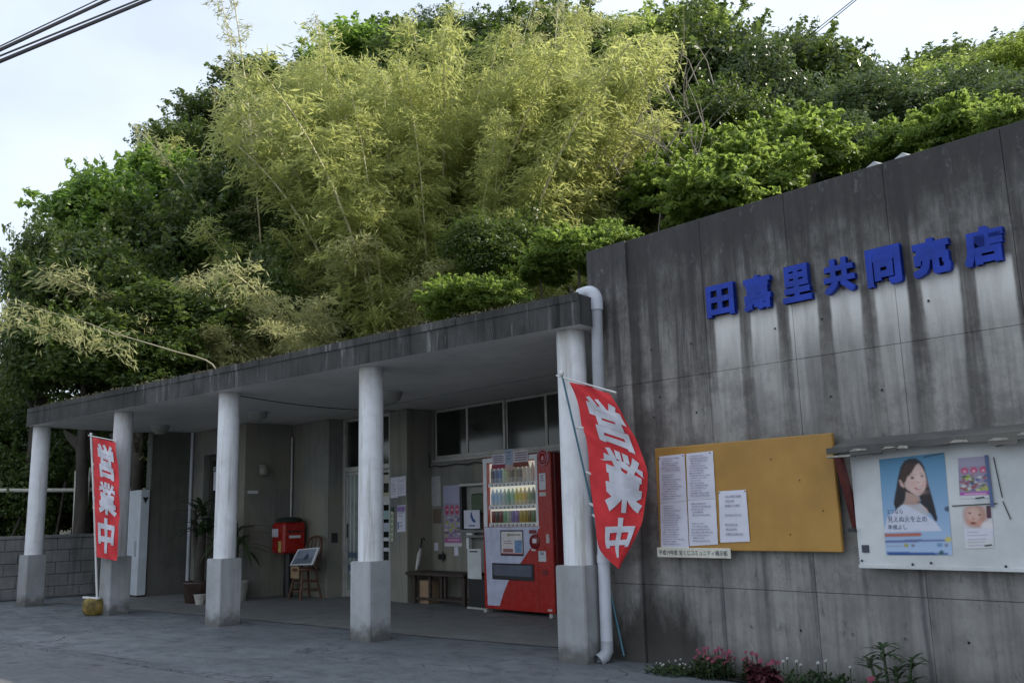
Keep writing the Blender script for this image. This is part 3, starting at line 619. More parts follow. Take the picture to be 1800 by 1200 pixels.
# ------------------------------------------------------------------ the seven blue characters
names = [('田', 'blue raised character of four open squares, leftmost above the noticeboards'),
         ('嘉', 'blue raised character of many close bars, second from the left on the tall wall'),
         ('里', 'blue raised character with slits above a bar base, third from the left'),
         ('共', 'blue raised character with jagged sides and two splayed feet, middle of the sign'),
         ('同', 'blue raised character framing one small open square, third from the right'),
         ('売', 'blue raised character with two curling legs, second from the right'),
         ('店', 'blue raised character with a large open square at its upper left, rightmost')]
ext = [(-3.858, -3.618, 2.51, 2.748), (-3.541, -3.316, 2.50, 2.75), (-3.226, -3.008, 2.50, 2.757), (-2.915, -2.697, 2.50, 2.735), (-2.618, -2.39, 2.49, 2.74), (-2.322, -2.09, 2.49, 2.725), (-2.012, -1.785, 2.49, 2.722)]
def solid_text(m, body, off, box, vf, vb, mat):
    v, f = glyphs(body, off); x0, x1, y0, y1 = gbox(v); a0, a1, b0, b1 = box
    P = [(a0+(x-x0)/(x1-x0)*(a1-a0), b0+(y-y0)/(y1-y0)*(b1-b0)) for x, y in v]; n = len(P)
    ed = {}
    for q in f:
        for i in range(len(q)): e = (q[i], q[(i+1) % len(q)]); ed[e] = 1
    bd = [e for e in ed if (e[1], e[0]) not in ed]
    m.add([(x, vf, y) for x, y in P], f, mat)
    m.add([(x, vf, y) for x, y in P]+[(x, vb, y) for x, y in P], [(e[0]+n, e[1]+n, e[1], e[0]) for e in bd], mat)
for (ch, lab), bx in zip(names, ext):
    t = bthing('sign_character', lab, 'sign', (bx[0]+bx[1])/2, 5.6, bx[2], 'blue raised characters on the tall wall')
    m = MB(); e = .0065 if ch in '田里共' else (.0085 if ch != '嘉' else .0065); k = 0
    for a in (-1, 0, 1):
        for b in (-1, 0, 1): k += 1; solid_text(m, ch, .018, (bx[0]+e+a*e, bx[1]-e+a*e, bx[2]+e+b*e, bx[3]-e+b*e), 5.545-.00025*k, 5.585, M['blue'])
    m.build('character', t)
    for du, dz in ((.2, .9), (.8, .9), (.5, .15)):
        uu = bx[0]+(bx[1]-bx[0])*du; zz = bx[2]+(bx[3]-bx[2])*dz
        MB().tube([(uu, 5.583, zz), (uu, 5.602, zz)], .005, M['black'], 6).build('stud', t)

# ------------------------------------------------------------------ notice boards
FV = (1, 0, 0); FZ = (0, 0, 1)
def col(c, n='print_ink'): return flat(n, tuple(v*.82+.06*sum(c)/3 for v in c), .6, 0, .18, 14)
yb = bthing('notice_board', 'ochre painted noticeboard holding three white papers at its left', 'noticeboard', -3.66, 5.6, .84)
MB().box(-4.40, -2.945, 5.52, 5.555, .838, 1.592, M['yellow'], .005).build('board', yb)
MB().box(-4.37, -2.975, 5.557, 5.598, .87, 1.56, M['wood']).build('back_frame', yb)
def sheetpaper(label, pts, v, lines, seed, cat='notice', indent=.1, mat=None, group=None, extra=None):
    """paper with faint printed lines; pts = tl, tr, br, bl in (u, z)"""
    rr = random.Random(seed); t = bthing('paper_notice', label, cat, sum(p[0] for p in pts)/4, v, min(p[1] for p in pts), group)
    tl, tr, br, bl = [Vector((p[0], 0, p[1])) for p in pts]
    m = MB(); n = 6; V = []
    for j in range(n+1):
        for i in range(4):
            a = tl.lerp(tr, i/3); b = bl.lerp(br, i/3); q = a.lerp(b, j/n); V.append((q.x, v-.002-.004*math.sin(j*1.3+seed)*(i in (1, 2))-.002*(j % 2), q.z))
    Fq = [(j*4+i, (j+1)*4+i, (j+1)*4+i+1, j*4+i+1) for j in range(n) for i in range(3)]
    m.add(V, Fq, mat or M['paper'], True); sh = m.build('sheet', t)
    m = MB(); ink = col((.52, .50, .60)); ink2 = col((.40, .38, .48))
    for k in range(lines):
        if rr.random() < .12: continue
        s = (k+1.2)/(lines+2); a = tl.lerp(bl, s); b = tr.lerp(br, s); x0 = indent+rr.uniform(0, .06); x1 = rr.uniform(.5, .88)
        q0 = a.lerp(b, x0); q1 = a.lerp(b, x1); h = (tl.z-bl.z)/(lines+2)*.22
        u = q0.x
        while u < q1.x-.004:          # words as short dashes
            w = rr.uniform(.006, .03); e = min(q1.x, u+w)
            m.add([(u, v-.0085, q0.z-h), (e, v-.0085, q0.z-h), (e, v-.0085, q0.z+h), (u, v-.0085, q0.z+h)], [(0, 1, 2, 3)], ink if rr.random() < .8 else ink2); u = e+rr.uniform(.002, .006)
    if m.f: m.build('print', sh)
    return t, sh
BV = 5.517
sheetpaper('upper left of the long white printed papers on the ochre board', [(-4.355, 1.528), (-4.116, 1.534), (-4.122, 1.19), (-4.368, 1.18)], BV, 18, 1)
sheetpaper('lower left white printed paper, its foot touching the small plate', [(-4.368, 1.178), (-4.122, 1.188), (-4.127, .857), (-4.382, .85)], BV, 17, 2)
sheetpaper('upper white printed paper in the middle column of the ochre board', [(-4.101, 1.533), (-3.864, 1.538), (-3.868, 1.20), (-4.112, 1.195)], BV, 17, 3)
sheetpaper('lower white printed paper in the middle column of the ochre board', [(-4.112, 1.193), (-3.868, 1.198), (-3.873, .882), (-4.121, .869)], BV, 14, 4)
sheetpaper('lone small white paper, rightmost on the ochre board', [(-3.839, 1.25), (-3.613, 1.254), (-3.611, .903), (-3.853, .894)], BV, 9, 5, indent=.2)
pl = bthing('name_plate', 'cream lettered plate under the left corner of the ochre board', 'plate', -4.09, 5.52, .78)
MB().box(-4.415, -3.77, 5.503, 5.516, .786, .856, flat('cream_plate', (.62, .60, .50), .5), .003).build('plate', pl)
m = MB(); s_ = '平成19年度 宝くじコミュニティ掲示板'; v_, f_ = glyphs(s_, .012); x0, x1, y0, y1 = gbox(v_)
m.add([(-4.395+(x-x0)/(x1-x0)*.605, 5.5015, .803+(y-y0)/(y1-y0)*.037) for x, y in v_], f_, M['ink']); m.build('lettering', pl)

wb = bthing('notice_board', 'large white noticeboard with posters under a ragged canopy', 'noticeboard', -1.9, 5.6, .74)
MB().box(-2.838, -.9, 5.522, 5.558, .745, 1.47, M['board'], .004).build('board', wb)
MB().box(-2.84, -.9, 5.512, 5.521, .745, .768, M['board'], .002).build('bottom_trim', wb)
MB().box(-2.80, -.95, 5.56, 5.598, .78, 1.44, M['wood']).build('back_frame', wb)
for u, z in ((-2.815, .79), (-2.50, .775), (-2.39, .785), (-1.98, .775)):
    MB().lathe((u, 5.5115, z), [(.008, 0), (.006, .004), (0, .005)], M['black'], 8, 'y').build('bolt', wb)
MB().box(-2.81, -2.765, 5.515, 5.5205, .84, .885, flat('dark_patch', (.05, .055, .08), .6)).build('patch', wb)
# canopy of peeling boards
cn_ = bthing('board_canopy', 'peeling grey timber canopy jutting over the white noticeboard', 'canopy', -1.9, 5.6, 1.5)
Mc = concrete('peeling_timber', (.07, .068, .066), (.15, .14, .125), (.025, .022, .02), .8, False, None, .9, .01)
m = MB(); V = [(-2.90, 5.42, 1.490), (-.8, 5.42, 1.515), (-.8, 5.598, 1.565), (-2.90, 5.598, 1.545), (-2.90, 5.42, 1.472), (-.8, 5.42, 1.497), (-.8, 5.598, 1.545), (-2.90, 5.598, 1.525)]
m.add(V, [(0, 1, 2, 3), (7, 6, 5, 4), (4, 5, 1, 0), (5, 6, 2, 1), (6, 7, 3, 2), (7, 4, 0, 3)], Mc); m.build('canopy_board', cn_)
V = []; n = 60; rr = random.Random(5)
for j, (z, vv) in enumerate(((1.474, 5.352), (1.45, 5.350), (1.43, 5.354))):
    pass
u = -2.93; m = MB(); flakes = []
while u < -.8:
    w = rr.uniform(.05, .22); zb = 1.443+rr.uniform(-.014, .016)+(u+2.9)*.008; zt = 1.488+(u+2.9)*.011
    m.add([(u, 5.405, zb), (u+w, 5.405+rr.uniform(-.003, .003), zb+rr.uniform(-.008, .008)), (u+w, 5.405, zt), (u, 5.405, zt), (u, 5.4185, zb), (u+w, 5.4185, zb), (u+w, 5.4185, zt), (u, 5.4185, zt)],
          [(0, 1, 2, 3), (1, 5, 6, 2), (4, 0, 3, 7), (3, 2, 6, 7), (0, 4, 5, 1)], Mc)
    if rr.random() < .65:
        z0 = zb+rr.uniform(0, .03); ww = w*rr.uniform(.5, 1)
        m2 = MB(); flakes.append(m2); m2.add([(u, 5.401, z0), (u+ww, 5.401, z0+rr.uniform(-.008, .012)), (u+ww*.9, 5.4025, z0+.012), (u+ww*.3, 5.4025, z0+.016)], [(0, 1, 2, 3)], flat('flaking_paint', (.30, .28, .24), .7, 0, .3, 40))
    u += w
m.build('fascia_strip', cn_); [f_.build('paint_flake', cn_) for f_ in flakes]
MB().box(-2.93, -2.77, 5.40, 5.48, 1.425, 1.438, flat('flaking_paint', (.30, .28, .24), .7, 0, .3, 40), .003).build('end_batten', cn_)
m = MB(); u0, u1 = -2.885, -2.845
V = [(u0, 5.41, 1.424), (u0, 5.46, 1.424), (u0, 5.598, 1.03), (u0, 5.598, .97), (u0, 5.57, .97)]; V += [(u1, b, c) for _, b, c in V]
m.add(V, [(0, 1, 2, 3, 4), (9, 8, 7, 6, 5)]+[(i, 5+i, 5+(i+1) % 5, (i+1) % 5) for i in range(5)], M['rust']); m.build('bracket', cn_)
MB().box(-2.86, -2.84, 5.45, 5.598, .965, .99, M['black'], .002).build('bracket', cn_)

for u, z, c in ((-4.35, 1.515, 0), (-4.13, 1.52, 1), (-3.89, 1.525, 0), (-3.86, .895, 1), (-3.83, 1.24, 0), (-3.62, 1.245, 1), (-3.2, 1.3, 0), (-3.05, 1.1, 0), (-3.4, 1.45, 0), (-3.3, .95, 0)):
    MB().lathe((u, 5.512 if u < -3.6 else 5.5195, z), [(.0045, 0), (.004, .004), (0, .005)], M['rust'] if c else M['black'], 8, 'y').build('pin', yb)
# posters on the white board
P0 = (-2.642, .833); PV = 5.519
pw = bthing('poster', 'blue poster of a smiling long haired woman in a white top', 'poster', -2.45, PV, .833)
def grad():
    s = N('poster_blue_print'); x = s.xyz(); f = s.ramp(x[2], -.05, .6, 0, 1)
    return s.fin(s.mix(f, (.52, .58, .72), (.10, .30, .46)), .35)
M['pblue'] = grad()
def inpoly(X, Y, pts):
    r_ = np.zeros(X.shape, bool); n = len(pts)
    for i in range(n):
        (x1, y1), (x2, y2) = pts[i-1], pts[i]
        c_ = ((y1 > Y) != (y2 > Y)) & (X < (x2-x1)*(Y-y1)/((y2-y1) if y2 != y1 else 1e-9)+x1); r_ ^= c_
    return r_
def blur(A, sg):
    k = int(3*sg)+1; w = np.exp(-np.arange(-k, k+1)**2/(2*sg*sg)); w /= w.sum()
    for ax in (0, 1): A = np.apply_along_axis(lambda v: np.convolve(np.pad(v, k, mode='edge'), w, 'valid'), ax, A)
    return A
def smooth_noise(shape, sx, sy, seed):
    A = np.random.default_rng(seed).normal(size=shape); k = int(2*max(sx, sy))+1
    for ax, sg in ((0, sy), (1, sx)):
        if sg < .3: continue
        w = np.exp(-np.arange(-k, k+1)**2/(2*sg*sg)); w /= w.sum(); A = np.apply_along_axis(lambda v: np.convolve(np.pad(v, k, mode='edge'), w, 'valid'), ax, A)
    return A/max(1e-9, np.abs(A).max())
def print_mat():
    s = N('photographic_print'); at = s.n('ShaderNodeVertexColor'); at.layer_name = 'ink'; return s.fin(at.outputs['Color'], .42)
M['pprint'] = print_mat()
def raster_sheet(name, parent, corners, A, v):
    # corners tl, tr, br, bl as (u, z); A[rows, cols, 3] linear ink colours
    h, w = A.shape[:2]; tl, tr, br, bl = [np.array(c) for c in corners]; V = []; 
    for j in range(h):
        q = j/(h-1)
        for i in range(w): s_ = i/(w-1); p = (tl*(1-s_)+tr*s_)*(1-q)+(bl*(1-s_)+br*s_)*q; V.append((p[0], v, p[1]))
    m = MB(); m.add(V, [(j*w+i, (j+1)*w+i, (j+1)*w+i+1, j*w+i+1) for j in range(h-1) for i in range(w-1)], M['pprint']); o = m.build(name, parent)
    ca = o.data.color_attributes.new('ink', 'FLOAT_COLOR', 'POINT'); B4 = np.ones((h*w, 4)); B4[:, :3] = np.clip(A.reshape(-1, 3), 0, 1); ca.data.foreach_set('color', B4.ravel()); return o
PH, PW = 170, 116
XX, YY = np.meshgrid(np.linspace(-.012, .386, PW), np.linspace(.587, -.005, PH)); A = np.zeros((PH, PW, 3)); tt = np.clip((YY+.02)/.6, 0, 1)[..., None]
A[:] = np.array((.40, .52, .72))*(1-tt)+np.array((.07, .25, .42))*tt
def lay(key, c, shade=None):
    mk = blur(inpoly(XX, YY, POSTER[key]).astype(float), .7)[..., None]; cc = np.array(c)*np.ones_like(A)
    if shade is not None: cc = cc*shade[..., None]
    A[:] = A*(1-mk)+cc*mk
st_ = 1+.9*smooth_noise((PH, PW), 1.0, 9, 1); sk = np.clip(1.12-((XX-.222)/.10)**2*.35-((YY-.44)/.14)**2*.25, .62, 1.15); fold = 1+.16*smooth_noise((PH, PW), 5, 3, 2)
lay('hair', (.017, .013, .016), st_); lay('hair3', (.015, .012, .016)); lay('neck', (.52, .34, .28), np.clip(.75+(YY-.25)*1.2, .6, 1)*fold); lay('chest', (.60, .42, .36), fold); lay('ear', (.58, .38, .34)); lay('face', (.66, .47, .42), sk)
for (ex, ey, ew, eh, c, al) in ((.19, .42, .028, .02, (.62, .30, .28), .45), (.262, .415, .018, .02, (.62, .30, .28), .4), (.235, .365, .04, .012, (.45, .28, .24), .5), (.225, .445, .008, .03, (.78, .60, .54), .5)):
    g = np.exp(-((XX-ex)/ew)**2-((YY-ey)/eh)**2)[..., None]*al; A[:] = A*(1-g)+np.array(c)*g
lay('fringe', (.05, .022, .018), st_); lay('eye1', (.03, .02, .02)); lay('eye2', (.03, .02, .02)); lay('brow1', (.14, .08, .06)); lay('brow2', (.14, .08, .06)); lay('nose', (.52, .33, .29)); lay('mouth', (.42, .14, .14)); lay('teeth', (.78, .74, .72)); lay('top', (.58, .60, .70), fold); lay('collar', (.48, .47, .50), fold); lay('hair2', (.014, .012, .02), st_)
for k_, c_2 in (('bar1', (.42, .13, .09)), ('bar2', (.12, .14, .30)), ('sun', (.58, .50, .14)), ('b1', (.36, .34, .13)), ('b2', (.22, .20, .25)), ('b3', (.15, .28, .46)), ('b4', (.18, .20, .25)), ('l1', (.30, .33, .42)), ('foot', (.03, .09, .28)), ('mag1', (.05, .09, .15)), ('mag2', (.04, .10, .12)), ('tape', (.01, .01, .02))): lay(k_, c_2)
A = blur(A[..., 0], .6)[..., None]*np.array([1, 0, 0])+blur(A[..., 1], .6)[..., None]*np.array([0, 1, 0])+blur(A[..., 2], .6)[..., None]*np.array([0, 0, 1])
ps = raster_sheet('sheet', pw, [(-2.645, 1.402), (-2.246, 1.42), (-2.264, .832), (-2.660, .826)], A, PV)
m = MB(); skin = col((.66, .46, .42)); skin2 = col((.56, .38, .33)); hair = col((.018, .014, .018)); brn = col((.06, .022, .018)); wht = col((.60, .61, .70)); grey = col((.40, .39, .40))
seq = [('hair', hair), ('hair3', hair), ('neck', skin2), ('chest', skin2), ('ear', skin), ('face', skin), ('fringe', brn), ('eye1', hair), ('eye2', hair), ('brow1', brn), ('brow2', brn), ('nose', skin2), ('mouth', col((.42, .10, .10))), ('teeth', col((.8, .78, .76))), ('top', wht), ('collar', grey), ('hair2', hair),
       ('bar1', col((.45, .10, .05))), ('bar2', col((.10, .12, .30))), ('sun', col((.60, .52, .12))), ('b1', col((.40, .38, .12))), ('b2', col((.25, .22, .28))), ('b3', col((.15, .30, .50))), ('b4', col((.18, .20, .26))), ('l1', col((.22, .24, .32))), ('foot', col((.03, .08, .28))), ('mag1', col((.05, .09, .15))), ('mag2', col((.04, .10, .12))), ('tape', hair)]
def fan(m, pts, v, mat):
    c = (sum(p[0] for p in pts)/len(pts), sum(p[1] for p in pts)/len(pts))
    c2 = bpy.data.curves.new('t', 'CURVE'); c2.dimensions = '2D'; c2.fill_mode = 'BOTH'; sp = c2.splines.new('POLY'); sp.points.add(len(pts)-1)
    for i, (a, b) in enumerate(pts): sp.points[i].co = (a, b, 0, 1)
    sp.use_cyclic_u = True; o = bpy.data.objects.new('t', c2); COL.objects.link(o)
    me = bpy.data.meshes.new_from_object(o.evaluated_get(bpy.context.evaluated_depsgraph_get()))
    m.add([(p.co.x, v, p.co.y) for p in me.vertices], [tuple(f.vertices) for f in me.polygons], mat)
    bpy.data.objects.remove(o); bpy.data.curves.remove(c2); bpy.data.meshes.remove(me)
tv = PV-.0015; ink = col((.10, .12, .22))
def fit_text(m, body, u0, u1, z0, z1, v, mat, off=.0):
    vv, ff = glyphs(body, off); x0, x1, y0, y1 = gbox(vv)
    m.add([(u0+(x-x0)/(x1-x0)*(u1-u0), v, z0+(y-y0)/(y1-y0)*(z1-z0)) for x, y in vv], ff, mat)
def pb(k): q = POSTER[k]; return P0[0]+q[0][0], P0[0]+q[1][0], P0[1]+min(q[0][1], q[1][1]), P0[1]+max(q[0][1], q[1][1])
for k, s_ in (('t1', '2つなら'), ('t2', '見えぬ火を止め'), ('t3', '準備よし')):
    a, b, c, d = pb(k); fit_text(m, s_, a, b, c, d, tv, ink)
m.build('print', ps)

def photo_poster(label, pts, v, painter, cat='poster', group=None):
    t = bthing('poster', label, cat, sum(p[0] for p in pts)/4, v, min(p[1] for p in pts), group)
    tl, tr, br, bl = [Vector((p[0], 0, p[1])) for p in pts]
    def P(s, q, dv=0.): a = tl.lerp(tr, s); b = bl.lerp(br, s); r_ = a.lerp(b, q); return (r_.x, v-dv, r_.z)
    global QX, QY, QA
    asp = (tl-bl).length/(tr-tl).length; w_ = 64; h_ = int(w_*asp); QX, QY = np.meshgrid(np.linspace(0, 1, w_), np.linspace(0, 1, h_)); QA = np.ones((h_, w_, 3))*.62
    painter(None, None); QA = np.stack([blur(QA[..., c], .75) for c in range(3)], -1)*(1+.06*smooth_noise(QX.shape, 6, 6, 4))[..., None]
    raster_sheet('sheet', t, pts, QA, v); return t
def rect(m, P, s0, s1, q0, q1, dv, c): QA[(QX >= s0) & (QX <= s1) & (QY >= q0) & (QY <= q1)] = c
def ell(m, P, s, q, a, b, dv, c, n=12):
    g = np.clip(1.6*(1.0-((QX-s)/a)**2-((QY-q)/b)**2), 0, 1)[..., None]; QA[:] = QA*(1-g)+np.array(c)*g
def festival(m, P):
    rect(m, P, 0, 1, 0, .93, .0005, (.30, .26, .36)); rr = random.Random(3)
    rect(m, P, 0, 1, .0, .22, .0007, (.36, .33, .44))
    for k in range(3): ell(m, P, .2+.3*k, .32, .14, .09, .0009, (.55, .06, .16)); ell(m, P, .2+.3*k, .34, .06, .04, .0011, (.70, .45, .52))
    for k in range(46):
        s = rr.uniform(.05, .95); q = rr.uniform(.45, .82); ell(m, P, s, q, rr.uniform(.04, .13), rr.uniform(.02, .05), .0012+.00008*k, rr.choice([(.45, .5, .06), (.08, .10, .06), (.55, .55, .52), (.20, .30, .10), (.30, .08, .10), (.10, .13, .28), (.6, .58, .2)]), 7)
    rect(m, P, .02, .98, .85, .93, .0055, (.42, .08, .36)); rect(m, P, .15, .85, .875, .90, .0058, (.66, .5, .64))
photo_poster('small colourful event poster with pink heads, upper right on the white board', [(-2.172, 1.382), (-2.004, 1.385), (-2.012, 1.150), (-2.188, 1.150)], PV, festival)
MB_ = MB().box(-2.02, -2.003, 5.507, 5.512, 1.10, 1.39, flat('blue_tube', (.08, .12, .25), .4)).build('paper_roll')
MB_.parent = wb; MB_.data.transform(Matrix.Translation((1.9, -5.6, -.74)))
def baby(m, P):
    rect(m, P, 0, 1, 0, .52, .0005, (.62, .58, .60)); ell(m, P, .44, .22, .50, .36, .0007, (.46, .26, .20), 18); ell(m, P, .36, .20, .30, .22, .0007, (.62, .40, .33)); ell(m, P, .22, .38, .12, .07, 0, (.60, .30, .24)); ell(m, P, .56, .40, .12, .07, 0, (.60, .30, .24))
    rect(m, P, .82, .98, 0, .3, .0009, (.08, .03, .05)); ell(m, P, .82, .50, .26, .16, .0010, (.70, .66, .66)); rect(m, P, -.02, 1.02, .53, .8, .0011, (.64, .63, .70))
    for s in (.25, .58): ell(m, P, s, .16+.05*(s > .4), .05, .025, .0013, (.05, .03, .03), 8)
    ell(m, P, .36, .30, .07, .03, .0013, (.50, .24, .16), 8); ell(m, P, .34, .40, .12, .035, .0014, (.36, .08, .05), 10); ell(m, P, .34, .395, .07, .015, .0016, (.08, .02, .02), 8)
    for q, w in ((.60, .5), (.68, .8), (.78, .75), (.84, .7), (.92, .85)): rect(m, P, .1, w, q, q+.02, .0015, (.40, .38, .48))
photo_poster('small poster of a baby face, below the colourful event poster', [(-2.181, 1.105), (-2.019, 1.107), (-2.031, .875), (-2.189, .868)], PV, baby)
bk = M['black']
for n_, (u0, z0, u1, z1) in enumerate(((-2.235, 1.110, -1.985, 1.118), (-1.975, 1.375, -1.955, 1.15), (-1.955, 1.13, -1.925, 1.03), (-2.10, 1.150, -2.05, 1.156), (-2.08, .885, -2.04, .892), (-1.955, 1.435, -1.86, 1.45))):
    d = Vector((u1-u0, 0, z1-z0)).normalized(); q = Vector((-d.z, 0, d.x))*.003
    m = MB(); v_ = 5.514; m.poly([(u0-q.x, v_, z0-q.z), (u1-q.x, v_, z1-q.z), (u1+q.x, v_, z1+q.z), (u0+q.x, v_, z0+q.z)], bk); m.build('tape_strip', wb)
# ------------------------------------------------------------------ flags
def catmull(pts, t):
    n = len(pts)-1; x = t*n; i = min(int(x), n-1); f = x-i
    p = [Vector(pts[max(0, min(n, i+k))]) for k in (-1, 0, 1, 2)]
    return .5*((2*p[1])+(p[2]-p[0])*f+(2*p[0]-5*p[1]+4*p[2]-p[3])*f*f+(-p[0]+3*p[1]-3*p[2]+p[3])*f**3)
def make_flag(label, Lp, Rp, pole, arm, loops, chars, billow, polemat, prad, front):
    base = Vector(pole[-1]); t = thing('banner_flag', label, 'flag', (base.x, base.y, 0)); off = Vector((base.x, base.y, 0))
    front = Vector(front).normalized()
    def S(s, q, lift=0.):
        a = catmull(Lp, q); b = catmull(Rp, q); p = a.lerp(b, s)
        wv = math.sin(s*math.pi)*billow+.014*math.sin(q*9+s*5)*math.sin(s*math.pi)+.012*math.sin(q*19+s*6)*(.3+s)+.006*math.sin(q*41-s*9)
        return p+front*(wv+lift)-off
    m = MB(); nu_, nv_ = 26, 110
    m.add([S(i/nu_, j/nv_) for j in range(nv_+1) for i in range(nu_+1)], [(j*(nu_+1)+i, (j+1)*(nu_+1)+i, (j+1)*(nu_+1)+i+1, j*(nu_+1)+i+1) for j in range(nv_) for i in range(nu_)], M['red'], True)
    cl = m.build('cloth', t)
    wm = flat('white_lettering', (.62, .62, .68), .8)
    for ch, s0, s1, q0, q1, dark in chars:
        v, f = glyphs(ch, .036); x0, x1, y0, y1 = gbox(v)
        # long triangles are cut finer so the lettering follows the cloth
        import bmesh
        me = bpy.data.meshes.new('x'); me.from_pydata([(a, b, 0) for a, b in v], [], f); bm = bmesh.new(); bm.from_mesh(me)
        for k in range(4):
            ed = [e for e in bm.edges if e.calc_length() > .10]
            if ed: bmesh.ops.subdivide_edges(bm, edges=ed, cuts=1); bmesh.ops.triangulate(bm, faces=bm.faces)
        bm.verts.index_update(); vv = [tuple(p.co) for p in bm.verts]; ff = [tuple(q.index for q in f_.verts) for f_ in bm.faces]; bm.free(); bpy.data.meshes.remove(me)
        m = MB(); P = []
        for a, b, _ in vv:
            s = s0+(a-x0)/(x1-x0)*(s1-s0); q = q1+(b-y0)/(y1-y0)*(q0-q1); P.append(S(s, q, .012))
        m.add(P, ff, wm); m.build('character', cl)
    MB().tube([Vector(p)-off for p in pole], prad, polemat, 8).build('pole', t)
    MB().tube([Vector(p)-off for p in arm], .007, M['pole'], 8).build('arm', t)
    MB().lathe(tuple(Vector(pole[0])-off), [(.0, -.03), (.017, -.02), (.02, .0), (.012, .018), (0, .022)], M['pole'], 10).build('pole_cap', t)
    for p, e in loops:
        a = Vector(p)-off; b = Vector(e)-off
        MB().tube([a-(b-a)*.25, b], .011, M['pole'], 6).build('loop', t)
    return t, S
fdir = (.70, -.71, 0)
FR_L = [(-4.102, 5.643, 2.118), (-4.049, 5.665, 1.978), (-4.041, 5.708, 1.779), (-4.019, 5.734, 1.644), (-4.048, 5.795, 1.383), (-4.065, 5.864, 1.053), (-4.062, 5.904, 0.851), (-3.915, 5.913, 0.709)]
FR_R = [(-3.707, 5.609, 1.986), (-3.613, 5.638, 1.795), (-3.521, 5.667, 1.607), (-3.49, 5.712, 1.394), (-3.522, 5.748, 1.246), (-3.611, 5.802, 1.048), (-3.75, 5.858, 0.871), (-3.894, 5.911, 0.706)]
FR_P = [(-4.181, 5.658, 2.2), (-4.154, 5.867, 1.455), (-4.153, 6.104, 0.685), (-4.036, 6.133, 0.042)]
FR_A = [(-4.242, 5.673, 2.187), (-3.668, 5.633, 1.989)]
lp = [((-4.13, 5.771, 1.776), (-4.027, 5.71, 1.761)), ((-4.125, 5.869, 1.432), (-4.035, 5.786, 1.417)), ((-4.16, 5.949, 1.192), (-4.057, 5.837, 1.177)), ((-4.156, 5.975, 1.104), (-4.056, 5.854, 1.096))]
make_flag('red flag billowing in front of the tall wall corner, shop sign in white brush characters', FR_L, FR_R, FR_P, FR_A, lp,
          [('営', .20, .92, .085, .355, 0), ('業', .20, .95, .385, .675, 0), ('中', .20, .88, .695, .915, 0)], .03, M['bluepole'], .008, fdir)
FL_L = [(-11.905, 5.701, 2.263), (-11.862, 5.723, 1.801), (-11.819, 5.747, 1.289), (-11.761, 5.775, 0.728)]
FL_R = [(-11.294, 5.704, 2.153), (-11.216, 5.723, 1.77), (-11.183, 5.74, 1.416), (-11.194, 5.758, 1.066), (-11.247, 5.777, 0.684)]
FL_P = [(-11.953, 5.699, 2.304), (-11.834, 5.747, 1.289), (-11.736, 5.80, 0.18)]
FL_A = [(-12.017, 5.7, 2.293), (-11.25, 5.704, 2.165)]
def plerp(q): a = Vector(FL_P[0]); b = Vector(FL_P[2]); return a.lerp(b, q)
lp = [(tuple(plerp(q)), tuple(catmull(FL_L, q*1.3-.03))) for q in (.22, .44, .60)]
fl_, _ = make_flag('narrow red flag hanging on a white pole before the second column from the left', FL_L, FL_R, FL_P, FL_A, lp,
          [('営', .22, .88, .06, .345, 0), ('業', .16, .90, .38, .655, 0), ('中', .14, .84, .685, .94, 0)], .02, M['pole'], .014, fdir)
# round weighted foot of the left flag
fo = Vector((-11.736, 5.80, 0)); m = MB(); ym = flat('yellow_stained_weight', (.20, .14, .03), .7, 0, .6, 9, .003)
m.lathe((-.11, .03, .0), [(.10, .0), (.135, .03), (.15, .10), (.145, .17), (.12, .205), (.03, .21)], ym, 22); fb_ = m.build('weight', fl_)
MB().box(-.36, .03, -.02, .02, .20, .225, M['pole'], .004).build('foot_bar', fl_)

# ------------------------------------------------------------------ vending machine
VU, VV = -8.43, 7.25
vm = bthing('vending_machine', 'red drink vending machine with white lower swoosh beside the rightmost column', 'vending machine', VU, VV, 0)
def vx(x): return VU+x
m = MB(); W = 1.17; D = .56
m.box(vx(0), vx(W), VV+.06, VV+D, .05, 1.80, M['dred'], .012); body = m.build('body', vm)
m = MB()   # door face built round the display opening
fr0, fr1 = VV, VV+.055
X0, X1, Z0, Z1 = .085, .925, .985, 1.725
m.box(vx(0), vx(X0), fr0, fr1, .05, 1.80, M['mred'], .008); m.box(vx(X1), vx(W), fr0, fr1, .05, 1.80, M['mred'], .008)
m.box(vx(X0+.001), vx(X1-.001), fr0+.001, fr1, .05, Z0, M['mred'], .004); m.box(vx(X0+.001), vx(X1-.001), fr0+.001, fr1, Z1, 1.80, M['mred'], .004)
door = m.build('door', vm)
inner = flat('lit_cabinet_white', (.80, .80, .72), .4)
_ib = [n for n in inner.node_tree.nodes if n.type == 'BSDF_PRINCIPLED'][0]; _ib.inputs['Emission Color'].default_value = (1, .95, .8, 1); _ib.inputs['Emission Strength'].default_value = .28   # the cabinet's own tube light
m = MB(); m.box(vx(.02), vx(X0), fr0-.004, fr0-.0005, .985, 1.735, M['white']); m.box(vx(X1), vx(X1+.035), fr0-.004, fr0-.0005, .985, 1.735, M['white']); m.box(vx(.02), vx(.985), fr0-.0055, fr0-.0012, 1.735, 1.79, M['white']); m.build('display_frame', door)
m = MB().box(vx(X0), vx(X1), fr1-.006, fr1+.002, Z0, Z1, inner)
m.build('display_back', door)
